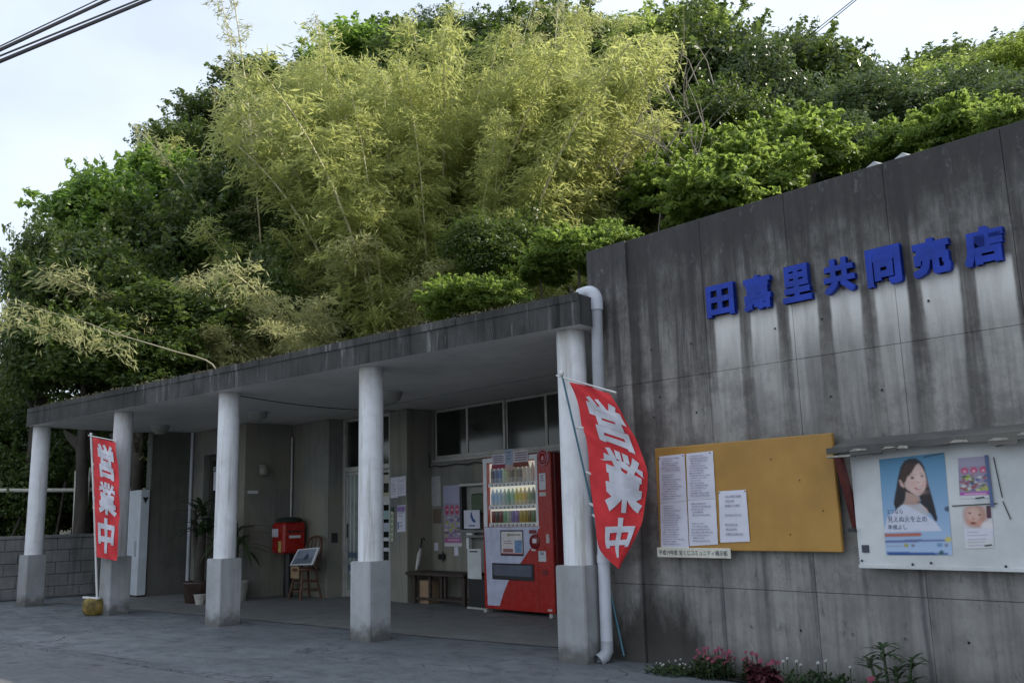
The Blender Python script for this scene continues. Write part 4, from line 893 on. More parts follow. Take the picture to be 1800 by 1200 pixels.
rows = [(1.50, .205, [(.02, .02, .03), (.03, .10, .30), (.05, .16, .45), (.45, .62, .40), (.40, .36, .18), (.09, .06, .03), (.30, .24, .12), (.10, .07, .05), (.62, .50, .38), (.60, .58, .5), (.50, .38, .34)]),
        (1.24, .185, [(.30, .48, .66), (.32, .50, .68), (.34, .50, .64), (.42, .5, .46), (.20, .42, .30), (.28, .5, .36), (.55, .50, .04), (.58, .50, .03), (.60, .40, .05), (.30, .34, .12), (.08, .16, .10)]),
        (1.035, .135, [(.24, .04, .04), (.10, .08, .07), (.22, .05, .05), (.20, .40, .24), (.45, .52, .40), (.24, .20, .42), (.28, .20, .44), (.45, .33, .05), (.40, .28, .04), (.22, .16, .04), (.12, .20, .10)])]
for ri, (z, h, cs) in enumerate(rows):
    MB().box(vx(X0+.01), vx(X1-.01), fr0+.012, fr0+.05, z-.012, z-.004, M['alu']).build('shelf', door)
    MB().box(vx(X0+.02), vx(X1-.02), fr0+.004, fr0+.012, z-.052, z-.014, M['white'], .002).build('button_strip', door)
    for i, c in enumerate(cs):
        x = vx(X0+.075+i*.0695); r_ = .026; m = MB(); bmt = flat('drink_label', c, .3, 0, .1, 20); cap = flat('bottle_cap', tuple(min(1, v*1.3+.1) for v in c), .4)
        if h > .15: m.lathe((x, fr0+.03, z-.003), [(r_*.9, 0), (r_, .01), (r_, h*.25)], flat('drink_base', tuple(min(.8, v*.6+.25) for v in c), .2), 10).lathe((x, fr0+.03, z-.003), [(r_, h*.25), (r_, h*.66)], bmt, 10).lathe((x, fr0+.03, z-.003), [(r_, h*.66), (r_*.75, h*.8), (.010, h*.9)], flat('drink_base', tuple(min(.8, v*.6+.25) for v in c), .2), 10).lathe((x, fr0+.03, z-.003), [(.011, h*.9), (.011, h)], cap, 8)
        else: m.lathe((x, fr0+.03, z-.003), [(r_*.85, 0), (r_, .006), (r_, h*.92), (r_*.85, h)], bmt, 10)
        m.build('drink', door)
        MB().box(x-.020, x+.012, fr0+.001, fr0+.0035, z-.047, z-.022, M['pole'] if i % 1 == 0 else M['black'], .001).build('button', door)
        MB().box(x+.014, x+.030, fr0+.0012, fr0+.0037, z-.047, z-.022, flat('button_dark', (.06, .05, .06), .4), .001).build('button', door)
MB().poly([(vx(X0), fr0-.0008, Z0), (vx(X1), fr0-.0008, Z0), (vx(X1), fr0-.0008, Z1), (vx(X0), fr0-.0008, Z1)], M['clear']).build('display_glass', door)
wp = [(.02, .98), (.985, .98), (.95, .955), (.84, .77), (.64, .575), (.60, .545), (.42, .36), (.33, .22), (.27, .09), (.06, .085), (.045, .5)]
m = MB(); fan(m, [(vx(a), b) for a, b in wp], fr0-.0012, flat('pale_lilac_panel', (.50, .52, .66), .35)); m.build('white_swoosh', door)
m = MB().box(vx(.155), vx(.86), fr0-.010, fr0-.0015, .385, .57, M['black'], .004).box(vx(.185), vx(.83), fr0-.013, fr0-.0105, .43, .55, flat('delivery_flap', (.10, .12, .16), .2)); m.build('delivery_slot', door)
m = MB().box(vx(.31), vx(.70), fr0-.008, fr0-.0015, .655, .945, M['black'], .003).box(vx(.33), vx(.69), fr0-.0095, fr0-.0082, .675, .93, flat('ad_paper', (.66, .62, .62), .5)); m.build('advert_frame', door)
m = MB(); A_ = lambda x0, x1, z0, z1, c, dv=.0105: m.poly([(vx(x0), fr0-dv, z0), (vx(x1), fr0-dv, z0), (vx(x1), fr0-dv, z1), (vx(x0), fr0-dv, z1)], col(c))
A_(.56, .68, .69, .83, (.16, .30, .52)); A_(.36, .53, .695, .735, (.34, .12, .12)); A_(.37, .52, .79, .80, (.4, .3, .32)); A_(.38, .5, .815, .825, (.4, .3, .32)); A_(.33, .69, .675, .685, (.45, .06, .08)); A_(.45, .66, .885, .90, (.3, .28, .2)); A_(.44, .47, .875, .905, (.45, .35, .08))
m.build('print', door)
# cards standing on the top, badge, coin parts and stickers
def card(x0, x1, z0, z1, c, nm='price_card', dv=.012, parent=None, strip=None, lines=0):
    m = MB().box(vx(x0), vx(x1), fr0-dv-.003, fr0-dv, z0, z1, flat('card_tint', c, .5), .001)
    o = m.build(nm, parent or door)
    if strip or lines:
        m = MB(); v_ = fr0-dv-.0036
        if strip: m.poly([(vx(x0), v_, z0), (vx(x1), v_, z0), (vx(x1), v_, z0+(z1-z0)*.28), (vx(x0), v_, z0+(z1-z0)*.28)], col(strip))
        for k in range(lines):
            z = z1-(z1-z0)*(.15+.14*k); m.poly([(vx(x0+.03), v_, z-.008), (vx(x1-.03), v_, z-.008), (vx(x1-.03), v_, z+.004), (vx(x0+.03), v_, z+.004)], col((.20, .18, .24)))
        m.build('print', o)
    return o
card(.20, .44, 1.66, 1.83, (.60, .56, .62), strip=(.34, .03, .07), lines=4); card(.44, .575, 1.625, 1.875, (.34, .40, .52), dv=.016, strip=(.60, .42, .38), lines=3); card(.575, .83, 1.66, 1.85, (.60, .52, .56), strip=(.26, .06, .03), lines=4)
m = MB().lathe((vx(1.065), fr0-.003, 1.745), [(.092, 0), (.092, .012), (0, .0121)], flat('badge_pink', (.60, .34, .40), .4), 28, 'y')
m.lathe((vx(1.065), fr0-.003, 1.745), [(.076, .0122), (.076, .0135), (0, .0136)], M['mred'], 28, 'y').lathe((vx(1.065), fr0-.003, 1.745), [(.058, .0137), (.058, .0145), (0, .0146)], flat('badge_pink', (.60, .34, .40), .4), 28, 'y').lathe((vx(1.065), fr0-.003, 1.745), [(.048, .0147), (.048, .0153), (0, .0154)], M['mred'], 24, 'y')
bd_ = m.build('badge', door)
m = MB(); fan(m, [(vx(1.065)+a, 1.742+b) for a, b in ((0, -.036), (.018, -.018), (.014, .006), (.004, .03), (-.003, .012), (-.016, .0), (-.014, -.022))], fr0-.0192, flat('badge_pink', (.60, .34, .40), .4)); m.build('flame_mark', bd_)
card(.985, 1.09, 1.385, 1.57, (.62, .60, .64), dv=.001, lines=3); card(.985, 1.09, 1.315, 1.36, (.58, .52, .50), dv=.001)
MB().box(vx(.80), vx(.92), fr0-.008, fr0-.0015, .905, .945, M['dred'], .003).build('coin_slot', door)
m = MB().lathe((vx(.885), fr0-.0015, .815), [(.085, 0), (.08, .008), (0, .0081)], M['dred'], 22, 'y'); m.build('coin_return_dial', door)
card(.86, .925, .80, .85, (.66, .60, .62), dv=.011); card(.83, .90, .715, .745, (.58, .50, .50), dv=.001); card(1.07, 1.12, .80, .90, (.50, .40, .38), dv=.001); card(.94, 1.06, .60, .715, (.55, .58, .60), dv=.001, lines=2); card(1.06, 1.13, .075, .095, (.6, .5, .5), dv=.001)
MB().box(vx(.99), vx(1.08), fr0-.004, fr0-.0008, .455, .515, M['dred'], .002).build('change_cup', door)
for x in (.04, W-.04): MB().box(vx(x)-.025, vx(x)+.025, VV-.03, VV+.08, 0.005, .05, M['alu'], .004).build('foot', vm)
# ring mark on the side
m = MB(); n = 26
for k in range(n):
    a0, a1 = 2*math.pi*k/n, 2*math.pi*(k+1)/n
    if 7 < k < 19: continue
    for r0, r1 in ((.17, .18),):
        m.poly([(vx(W)+.001, VV+.30+r0*math.cos(a), 1.35+r0*1.5*math.sin(a)) for a in (a0, a1)]+[(vx(W)+.001, VV+.30+r1*math.cos(a), 1.35+r1*1.5*math.sin(a)) for a in (a1, a0)], col((.5, .38, .4)))
m.build('side_ring', body)

# ------------------------------------------------------------------ porch furniture and papers
wv = 7.846
sheetpaper('grey printed sheet taped beside the umbrella, left end of the window wall', [(-10.235, 1.66), (-10.0, 1.67), (-9.995, 1.265), (-10.225, 1.255)], wv, 11, 21, mat=flat('aged_paper', (.42, .42, .40), .8))
def fest2(m, P):
    rr = random.Random(9); rect(m, P, 0, 1, .0, .94, .0005, (.32, .28, .38)); rect(m, P, 0, 1, 0, .3, .0007, (.36, .36, .5))
    for k in range(3): ell(m, P, .2+.3*k, .38, .13, .06, .0009, (.50, .05, .12)); ell(m, P, .2+.3*k, .44, .13, .05, .001, (.45, .05, .10)); ell(m, P, .2+.3*k, .40, .06, .02, .0012, (.66, .5, .55))
    for k in range(40): ell(m, P, rr.uniform(.06, .94), rr.uniform(.52, .84), rr.uniform(.05, .16), rr.uniform(.01, .035), .0013+.00008*k, rr.choice([(.42, .42, .05), (.05, .06, .08), (.5, .5, .5), (.55, .52, .5), (.12, .14, .30), (.30, .08, .10)]), 7)
    rect(m, P, .02, .98, .86, .94, .0055, (.40, .12, .30)); rect(m, P, .2, .85, .885, .91, .0058, (.6, .42, .52))
photo_poster('long colourful event poster on the window wall beside the phone shelf', [(-9.945, 1.53), (-9.59, 1.53), (-9.56, .72), (-9.93, .72)], wv, fest2)
m_b = flat('brown_board', (.15, .11, .08), .8)
t = bthing('hanging_card', 'small brown card under the grey sheet, left end of the window wall', 'card', -10.09, wv, 1.03); MB().box(-10.17, -10.01, wv-.006, wv, 1.03, 1.22, m_b, .002).build('card', t)
for k, (a, b, c, d, lab) in enumerate(((-10.153, -10.06, .66, .77, 'small white slip above the bench, nearest the umbrella'), (-9.72, -9.63, .60, .715, 'small torn white slip below the long colourful poster'))):
    t = bthing('paper_slip', lab, 'paper', a, wv, c); MB().add([(a, wv-.003, c), (b, wv-.003, c+.005), (b-.004, wv-.006, d), (a, wv-.003, d-.004)], [(0, 1, 2, 3)], M['paper']).build('sheet', t)
t = bthing('wall_socket', 'dark socket box on the window wall above the bench', 'socket', -9.97, wv, .54); MB().box(-10.03, -9.91, wv-.035, wv, .55, .62, M['black'], .004).build('box', t); MB().box(-9.925, -9.905, wv-.05, wv-.036, .52, .65, M['black'], .002).build('lever', t)
# phone niche
t = bthing('phone_shelf', 'framed phone shelf with a blue handset sign, left of the vending machine', 'phone shelf', -9.260, wv, .87)
m = MB().box(-9.475, -8.960, wv-.11, wv, 1.50, 1.535, M['alu'], .004).box(-9.475, -8.960, wv-.12, wv, .905, .94, M['beige'], .004).box(-9.475, -8.960, wv-.11, wv, .84, .87, M['beige'], .004); m.build('shelf', t)
MB().box(-9.475, -9.430, wv-.10, wv, .942, 1.498, M['black'], .002).build('side_panel', t)
MB().box(-9.430, -8.960, wv-.012, wv-.001, .942, 1.498, flat('niche_back', (.30, .30, .26), .5)).build('back_panel', t)
MB().box(-9.260, -9.020, wv-.09, wv-.02, 1.14, 1.40, flat('green_phone', (.05, .09, .04), .4), .015).build('phone', t)
m = MB().box(-9.360, -9.040, wv-.125, wv-.12, .955, 1.19, M['paper'], .002); sg = m.build('sign', t)
m = MB(); bl_ = col((.03, .10, .34)); fan(m, [(-9.220, 1.16), (-9.200, 1.165), (-9.185, 1.12), (-9.160, 1.08), (-9.120, 1.055), (-9.125, 1.035), (-9.160, 1.03), (-9.200, 1.06), (-9.225, 1.11)], wv-.1262, bl_)
m.poly([(-9.260, wv-.1262, .985), (-9.130, wv-.1262, .985), (-9.130, wv-.1262, 1.0), (-9.260, wv-.1262, 1.0)], bl_); m.build('handset_mark', sg)
t = bthing('shelf_box', 'small white box lying on the lower phone shelf', 'box', -9.250, wv-.15, .87); MB().box(-9.350, -9.230, wv-.10, wv-.05, .871, .90, M['white'], .003).box(-9.350, -9.300, wv-.10, wv-.05, .7, .839, M['white'], .003).build('box', t)
t = bthing('waste_bin', 'black bin with a white front card, squeezed beside the vending machine', 'bin', -9.12, 7.45, 0)
MB().box(-8.91, -8.60, 7.40, 7.70, .03, .37, M['black'], .01).build('bin', t); MB().box(-8.93, -8.58, 7.39, 7.72, .0, .028, M['alu'], .004).build('base', t)
MB().box(-8.90, -8.64, 7.385, 7.398, .36, .72, M['board'], .004).build('card', t); MB().box(-8.85, -8.70, 7.381, 7.3845, .68, .695, M['black']).build('slot', t)
# bench
t = bthing('bench', 'dark brown wooden bench against the window wall', 'bench', -9.6, 7.5, 0)
MB().box(-10.17, -8.96, 7.36, 7.74, .37, .41, M['wood'], .006).build('seat', t)
for u in (-10.08, -9.05):
    for v in (7.41, 7.66): MB().box(u, u+.055, v, v+.05, .0, .368, M['wood'], .004).build('leg', t)
for v in (7.43, 7.68): MB().box(-10.024, -9.052, v, v+.02, .06, .09, M['wood']).build('stretcher', t)
for u in (-9.74, -9.50, -9.42): MB().box(u, u+.04, 7.42, 7.45, .091, .368, M['wood']).build('strut', t)
t = bthing('cardboard_box', 'brown cardboard box stored under the bench', 'box', -9.9, 7.58, 0); MB().box(-10.01, -9.82, 7.48, 7.66, .004, .30, M['card'], .004).build('box', t); MB().box(-10.01, -9.82, 7.55, 7.59, .3005, .3025, flat('parcel_tape', (.4, .3, .16), .4)).build('tape', t)
t = bthing('umbrella', 'folded pale umbrella with a black crook, leaning on the bench', 'umbrella', -10.12, 7.55, .41)
m = MB(); pts = [(-10.14, 7.60, .70), (-10.14, 7.62, .80)]+[(-10.11-.035*math.cos(a), 7.62, .80+.035*math.sin(a)) for a in np.linspace(0, math.pi*.95, 7)]; m.tube(pts, .011, M['black'], 8); m.build('crook', t)
MB().tube([(-10.11, 7.50, .425), (-10.115, 7.53, .50), (-10.13, 7.57, .62), (-10.14, 7.60, .70)], [.010, .028, .032, .014], flat('pale_umbrella_film', (.52, .50, .47), .4), 10).build('canopy', t)
# pier notices
pv = 7.416
sheetpaper('white sheet high on the pier beside the entrance, left one of a pair', [(-10.575, 1.665), (-10.39, 1.67), (-10.39, 1.39), (-10.575, 1.385)], pv, 7, 31)
sheetpaper('white sheet high on the pier, right one of the pair, with a drawn plan', [(-10.385, 1.67), (-10.215, 1.675), (-10.215, 1.41), (-10.385, 1.405)], pv, 8, 32)
t, sh = sheetpaper('lilac headed flyer low on the pier beside the entrance', [(-10.42, 1.28), (-10.225, 1.285), (-10.225, .93), (-10.42, .925)], pv, 6, 33)
m = MB(); m.poly([(-10.41, pv-.010, 1.20), (-10.235, pv-.010, 1.20), (-10.235, pv-.010, 1.27), (-10.41, pv-.010, 1.27)], col((.30, .20, .46))); m.poly([(-10.40, pv-.010, .96), (-10.37, pv-.010, .96), (-10.37, pv-.010, 1.06), (-10.40, pv-.010, 1.06)], col((.12, .2, .42))); m.build('print', sh)
t = bthing('vertical_sign', 'thin pale vertical strip sign with green head on the pier edge', 'sign', -10.52, pv, .80); MB().box(-10.56, -10.50, pv-.012, pv-.001, .80, 1.20, flat('pale_green_strip', (.50, .54, .38), .5), .002).build('strip', t); MB().box(-10.56, -10.50, pv-.014, pv-.001, 1.205, 1.26, flat('dark_green', (.02, .05, .03), .5)).build('head', t)
m = MB()
for k in range(5): m.poly([(-10.545, pv-.0125, .84+.07*k), (-10.515, pv-.0125, .84+.07*k), (-10.515, pv-.0125, .88+.07*k), (-10.545, pv-.0125, .88+.07*k)], col((.10, .22, .14)))
m.build('print', t)
# mailbox
t = bthing('mailbox', 'red post box on a dark post in the porch recess', 'mailbox', -12.45, 6.95, 0)
MB().box(-12.72, -12.36, 6.76, 7.13, .64, 1.09, M['mred'], .03).build('body', t); MB().tube([(-12.54, 6.95, 0), (-12.54, 6.95, .639)], .07, M['black'], 14).build('post', t)
MB().box(-12.359, -12.352, 6.85, 7.04, .86, .90, M['white'], .002).build('label_plate', t)
MB().box(-12.359, -12.350, 6.82, 7.07, .945, .965, M['black']).build('mail_slot', t)
MB().box(-12.70, -12.52, 6.752, 6.759, .88, 1.0, M['paper'], .002).build('notice', t); MB().box(-12.50, -12.42, 6.752, 6.759, .66, .82, flat('yellow_label', (.50, .42, .12), .5), .002).build('sticker', t)
t = bthing('folded_cloth', 'dark green cloth bundle lying on top of the post box', 'cloth', -12.55, 6.95, 1.09)
m = MB(); m.lathe((-12.55, 6.95, 1.092), [(.19, 0), (.20, .03), (.16, .06), (.08, .075), (0, .08)], flat('dark_green_cloth', (.015, .03, .02), .9, 0, .3, 20, .004), 14); m.build('cloth', t)
# wall lamp and door plate
t = bthing('wall_lamp', 'small grey bell shaped lamp on the dark recess wall', 'lamp', -12.9, 6.66, 1.89)
MB().lathe((-12.82, 6.66, 1.80), [(.06, 0), (.075, .02), (.07, .10), (.045, .16), (0, .18)], flat('frosted_lamp', (.22, .22, .18), .3), 16).build('shade', t); MB().box(-12.919, -12.85, 6.63, 6.69, 1.93, 1.97, M['metalgrey'], .004).build('bracket', t)
t = bthing('door_plate', 'tiny white plate on the dark recess wall below the lamp', 'plate', -12.91, 6.50, 1.53); MB().box(-12.919, -12.912, 6.45, 6.62, 1.53, 1.575, M['white'], .001).build('plate', t)
# ceiling lamps
for (x, y, lab) in ((-11.525, 5.865, 'round ceiling lamp under the porch roof, middle one of three'), (-8.94, 6.266, 'round ceiling lamp behind the fourth column, nearest the vending machine'), (-13.879, 5.46, 'round ceiling lamp under the porch roof, near its far left end')):
    u, v = x, y; t = bthing('ceiling_lamp', lab, 'lamp', u, v, 2.594, 'ceiling lamps under the porch roof')
    MB().lathe((u, v, 2.535), [(.145, .058), (.15, .05), (.145, .035)], M['metalgrey'], 20).build('rim', t)
    MB().lathe((u, v, 2.455), [(0, 0), (.06, .008), (.11, .04), (.135, .085), (.14, .115)], flat('bowl_glass', (.30, .30, .27), .3), 20).build('bowl', t)
t = bthing('ceiling_cable', 'thin black cable sagging below the porch ceiling', 'cable', -11, 5.5, 2.55)
p0 = Vector(W2B(-9.2, 5.95)+(2.58,)); p1 = Vector(W2B(-8.9, 7.9)+(2.53,))
q = [(Vector(W2B(-9.25, 5.97)+(2.585,))).lerp(Vector((-10.45, 7.41, 2.585)), k/14)-Vector((0, 0, .05*math.sin(math.pi*k/14))) for k in range(15)]
MB().tube(q, .006, M['cable'], 6).build('cable', t)
q = [(-10.19+.12*k, 7.80, 1.795+.02*math.sin(k*1.7)*(k % 3 > 0)) for k in range(14)]
t = bthing('wall_cable', 'black cable drooping along the ledge below the windows', 'cable', -9.5, 7.8, 1.8); MB().tube([(-10.195, 7.80, 2.0)]+q, .007, M['cable'], 6).build('cable', t)
# rattan chair with a framed picture
t = bthing('chair', 'old dark rattan chair left of the entrance door', 'chair', -12.1, 7.0, 0)
cu, cv = -12.05, 6.95; Rm = M['rattan']
MB().lathe((cu, cv, .40), [(.0, 0), (.18, .0), (.19, .02), (.18, .04), (0, .042)], Rm, 18).build('seat', t)
for a in (45, 135, 225, 315):
    c_, s_ = math.cos(R(a)), math.sin(R(a)); MB().tube([(cu+.15*c_, cv+.15*s_, .40), (cu+.19*c_, cv+.19*s_, .2), (cu+.24*c_, cv+.24*s_, 0)], [.017, .018, .02], Rm, 8).build('leg', t)
for z, r_ in ((.13, .20), (.25, .18)):
    MB().tube([(cu+r_*math.cos(a), cv+r_*math.sin(a), z) for a in np.linspace(0, 2*math.pi, 20)], .009, Rm, 6).build('ring', t)
bk_ = [(cu-.20, cv+.05, .41), (cu-.23, cv+.11, .62), (cu-.19, cv+.15, .80), (cu-.08, cv+.18, .87), (cu+.08, cv+.18, .87), (cu+.19, cv+.15, .80), (cu+.23, cv+.11, .62), (cu+.20, cv+.05, .41)]
MB().tube([catmull(bk_, k/28) for k in range(29)], .016, Rm, 8).build('back_hoop', t)
for uu in (-.10, 0, .10): MB().tube([(cu+uu, cv+.12, .44), (cu+uu*1.1, cv+.175, .85)], .008, Rm, 6).build('back_rod', t)
t = bthing('framed_picture', 'white framed grey blue landscape photo propped on the rattan chair', 'picture', cu, cv-.1, .45)
F0 = [(-12.32, 6.80, .475), (-11.68, 6.80, .50), (-11.67, 6.90, .735), (-12.27, 6.90, .70)]
F0 = [(a*.985-.10, b, c) for a, b, c in F0]
m = MB(); m.poly(F0, M['white']); m.poly([(a, b+.02, c) for a, b, c in reversed(F0)], M['white'])
for i in range(4): a, b = F0[i], F0[(i+1) % 4]; m.poly([a, (a[0], a[1]+.02, a[2]), (b[0], b[1]+.02, b[2]), b], M['white'])
m.build('frame', t)
cen = sum((Vector(p) for p in F0), Vector())/4; I_ = [cen+(Vector(p)-cen)*.86-Vector((0, .002, 0)) for p in F0]
m = MB(); m.poly([I_[0], I_[1], I_[1].lerp(I_[2], .45), I_[0].lerp(I_[3], .4)], col((.16, .20, .26))); m.poly([I_[0].lerp(I_[3], .4), I_[1].lerp(I_[2], .45), I_[2], I_[3]], col((.26, .31, .40)))
dk = [I_[0].lerp(I_[1], a).lerp(I_[3].lerp(I_[2], a), b)-Vector((0, .001, 0)) for a, b in ((.5, .25), (.75, .3), (.72, .6), (.6, .7), (.52, .5))]; m.poly(dk, col((.05, .07, .11))); m.build('photo', t)
t = bthing('cardboard_sheet', 'piece of cardboard hanging under the framed picture', 'cardboard', cu, 6.82, .33); MB().box(cu-.13, cu+.10, 6.785, 6.795, .30, .47, M['card'], .001).build('sheet', t)
# white cabinet at the porch end
t = bthing('white_cabinet', 'tall narrow white steel cabinet at the left end of the porch', 'cabinet', -15.1, 5.6, 0)
MB().box(-15.5, -14.765, 5.56, 5.70, .03, 1.655, flat('cabinet_white', (.58, .62, .66), .45, 0, .08, 4), .006).build('body', t)
MB().box(-14.93, -14.86, 5.553, 5.559, .62, .86, M['metalgrey'], .002).build('handle', t)
m = MB(); m.poly([(-14.763, 5.585, 1.54), (-14.763, 5.685, 1.54), (-14.763, 5.635, 1.44)], M['black']); m.build('triangle_mark', t)
MB().box(-15.5, -14.765, 5.57, 5.69, .0, .029, M['wood']).build('base', t)

# ------------------------------------------------------------------ block wall, rail and canes at the left
bw = bthing('block_wall', 'low grey concrete block wall beyond the porch end', 'wall', -16.4, 5.5, 0)
MB().box(-16.50, -16.42, -2.0, 9.6, -.1, .93, M['block']).build('core', bw)
MB().box(-16.54, -16.385, -2.0, 9.6, .932, .985, M['block'], .006).build('coping', bw)
bmesh_ = {}
for r_ in range(5):
    v = -1.0+(.2 if r_ % 2 else 0)
    while v < 9.2:
        z0 = -.03+r_*.1925
        if v+.39 > 1.5:
            m = MB().box(-16.418, -16.40+random.uniform(-.003, .004), v+.004, v+.386, z0+.004, z0+.1875, M['block'], .006); m.build('block', bw)
        v += .39
sheet('yard_kerb', [tuple(B(-16.38, 1.0))[:2], tuple(B(-16.1, 1.0))[:2], tuple(B(-16.1, 9.0))[:2], tuple(B(-16.38, 9.0))[:2]], .012, M['kerb'])
t = bthing('bamboo_rail', 'bleached bamboo pole lying level above the block wall', 'rail', -17, 4, 1.73)
m = MB(); m.tube([(-16.95, -1.0+k*.5, 1.73+.004*math.sin(k)) for k in range(20)], .034, M['bambooW'], 10); m.build('pole', t)
for v in (-1, 1.9): MB().tube([(-17.0, v, -.1), (-17.0, v, 1.73)], .03, M['bark'], 8).build('post', t)
for (v0, v1, z1, lab) in ((5.27, 5.22, 2.06, 'left of two thin upright canes tied to the bamboo rail'), (5.36, 5.46, 2.12, 'right of two thin upright canes tied to the bamboo rail')):
    t = bthing('garden_cane', lab, 'cane', -16.9, v0, 0, 'canes at the block wall'); MB().tube([(-16.9, v0, 0), (-16.9, v0+(v1-v0)*.5, 1.0), (-16.9, v1, z1)], [.028, .026, .022], M['bambooW'], 8).build('cane', t)
for (v0, v1, z1, lab) in ((4.1, 4.45, 1.30, 'short brown stake leaning behind the leftmost column'), (4.95, 5.12, 1.88, 'thin dark stake slanting behind the block wall')):
    t = bthing('garden_stake', lab, 'stake', -17.1, v0, 0); MB().tube([(-17.1, v0, .3), (-17.1, v1, z1)], .022, M['bark'], 8).build('stake', t)

# ------------------------------------------------------------------ overhead cables
def cable(lab, a, b, rad, sag=.0):
    a, b = Vector(a), Vector(b); d = b-a; t = thing('power_cable', lab, 'cable', tuple(a))
    pts = [d*s-Vector((0, 0, sag*(1-((s-.5)/4)**2)*0)) for s in np.linspace(-4, 6, 21)]
    MB().tube(pts, rad, M['cable'], 7, True).build('cable', t, False); return t
c_ = [((-11.32, 3.99, 6.88), (-10.88, 5.07, 7.86), .022, 'thick black overhead cable, upper one of the heavy pair at the top left'),
      ((-11.31, 4.0, 6.73), (-10.66, 5.5, 7.96), .024, 'thick black overhead cable, lower one of the heavy pair at the top left'),
      ((-11.32, 3.99, 6.93), (-10.93, 4.96, 7.83), .008, 'thin overhead wire just above the heavy cables'),
      ((-11.315, 3.995, 6.80), (-10.74, 5.35, 7.90), .012, 'thin overhead wire between the two heavy cables')]
for a, b, r_, l_ in c_: cable(l_, a, b, r_)
for a, b, l_ in (((-5.625, 14.979, 9.209), (-4.033, 13.407, 8.804), 'left of two thin wires crossing the sky at the upper right'), ((-5.50, 15.0, 9.22), (-3.80, 13.45, 8.90), 'right of two thin wires crossing the sky at the upper right')):
    a, b = Vector(a), Vector(b); t = thing('power_wire', l_, 'wire', tuple(a)); MB().tube([(b-a)*k for k in (-.15, 0, 1, 2, 4, 7)], .007, M['cable'], 6).build('wire', t, False)
# ------------------------------------------------------------------ foliage
def leaves_mesh(name, P, T, Nn, L, W, mats, mi=None, extra=None):
    """P centres, T directions, Nn normals, L half lengths, W half widths -> one mesh of rhombic leaves"""
    n = len(P); T = T/np.linalg.norm(T, axis=1)[:, None]; Bn = np.cross(T, Nn); ln = np.linalg.norm(Bn, axis=1)[:, None]; Bn = Bn/np.maximum(ln, 1e-6)
    V = np.empty((n, 4, 3)); V[:, 0] = P-T*L[:, None]; V[:, 1] = P+Bn*W[:, None]+T*L[:, None]*.1; V[:, 2] = P+T*L[:, None]; V[:, 3] = P-Bn*W[:, None]+T*L[:, None]*.1
    V = V.reshape(-1, 3); me = bpy.data.meshes.new(name); me.vertices.add(4*n); me.vertices.foreach_set('co', V.ravel())
    me.loops.add(4*n); me.loops.foreach_set('vertex_index', np.arange(4*n)); me.polygons.add(n); me.polygons.foreach_set('loop_start', np.arange(n)*4)
    try: me.polygons.foreach_set('loop_total', np.full(n, 4))
    except Exception: pass
    for m_ in mats: me.materials.append(m_)
    me.update(calc_edges=True); return me
def runit(n):
    v = rng.normal(size=(n, 3)); return v/np.linalg.norm(v, axis=1)[:, None]
def crown(name, nb, per, L, W, mat, flatness=1.1, droop=.0, spread=.62, br=(.18, .42), jit=1.0, sprays=16):
    Ps, Ts, Ns = [], [], []
    cs = runit(nb*3); cs = cs[cs[:, 2] > -.55][:nb]
    rad = rng.uniform(.35, spread+.12, len(cs)); C_ = cs*rad[:, None]; C_[:, 2] *= flatness
    for c in C_:
        b = rng.uniform(*br); k = int(per*(b/.32)**2); d = runit(k*2); d = d[d[:, 2] > -.5][:k]
        sc = np.array([1, 1, .95*flatness]); rr = rng.uniform(.55, 1.08, len(d))**.6
        Ps.append(c+d*sc*b*rr[:, None]); nn = d+runit(len(d))*jit+np.array([0, 0, .45]); nn /= np.linalg.norm(nn, axis=1)[:, None]
        t = np.cross(nn, runit(len(d)))+np.array([0, 0, -droop]); Ts.append(t); Ns.append(nn)
    for s in range(sprays):
        d = runit(1)[0]; d[2] = abs(d[2])*.9+.1; d /= np.linalg.norm(d); k = 60; q = rng.uniform(.7, 1.16, k)
        base = d*np.array([1, 1, flatness]); Ps.append(base*q[:, None]+rng.normal(size=(k, 3))*.05*(1.35-q)[:, None]*2); nn = runit(k)+np.array([0, 0, .6]); nn /= np.linalg.norm(nn, axis=1)[:, None]
        Ns.append(nn); Ts.append(np.cross(nn, runit(k)))
    P = np.concatenate(Ps); T = np.concatenate(Ts); Nn = np.concatenate(Ns); n = len(P); sz = np.clip(rng.lognormal(0, .32, n), .45, 1.8)
    return leaves_mesh(name, P, T, Nn, L*sz, W*sz, [mat])
CR = {'d': [crown('crown', 40, 480, .032, .018, M['leaf_d'], 1.12, sprays=34) for _ in range(4)],
      'b': [crown('crown', 38, 440, .040, .022, M['leaf_b'], 1.05, sprays=30) for _ in range(3)],
      'g': [crown('crown', 32, 560, .030, .013, M['leaf_g'], 1.0, jit=1.0) for _ in range(3)],
      'f': [crown('crown', 30, 520, .026, .011, M['leaf_f'], .55, br=(.22, .42), jit=.45, spread=.8, sprays=30) for _ in range(3)],
      'l': [crown('crown', 30, 360, .055, .028, M['leaf_l'], .85, br=(.20, .36), jit=1.0, sprays=45) for _ in range(3)]}
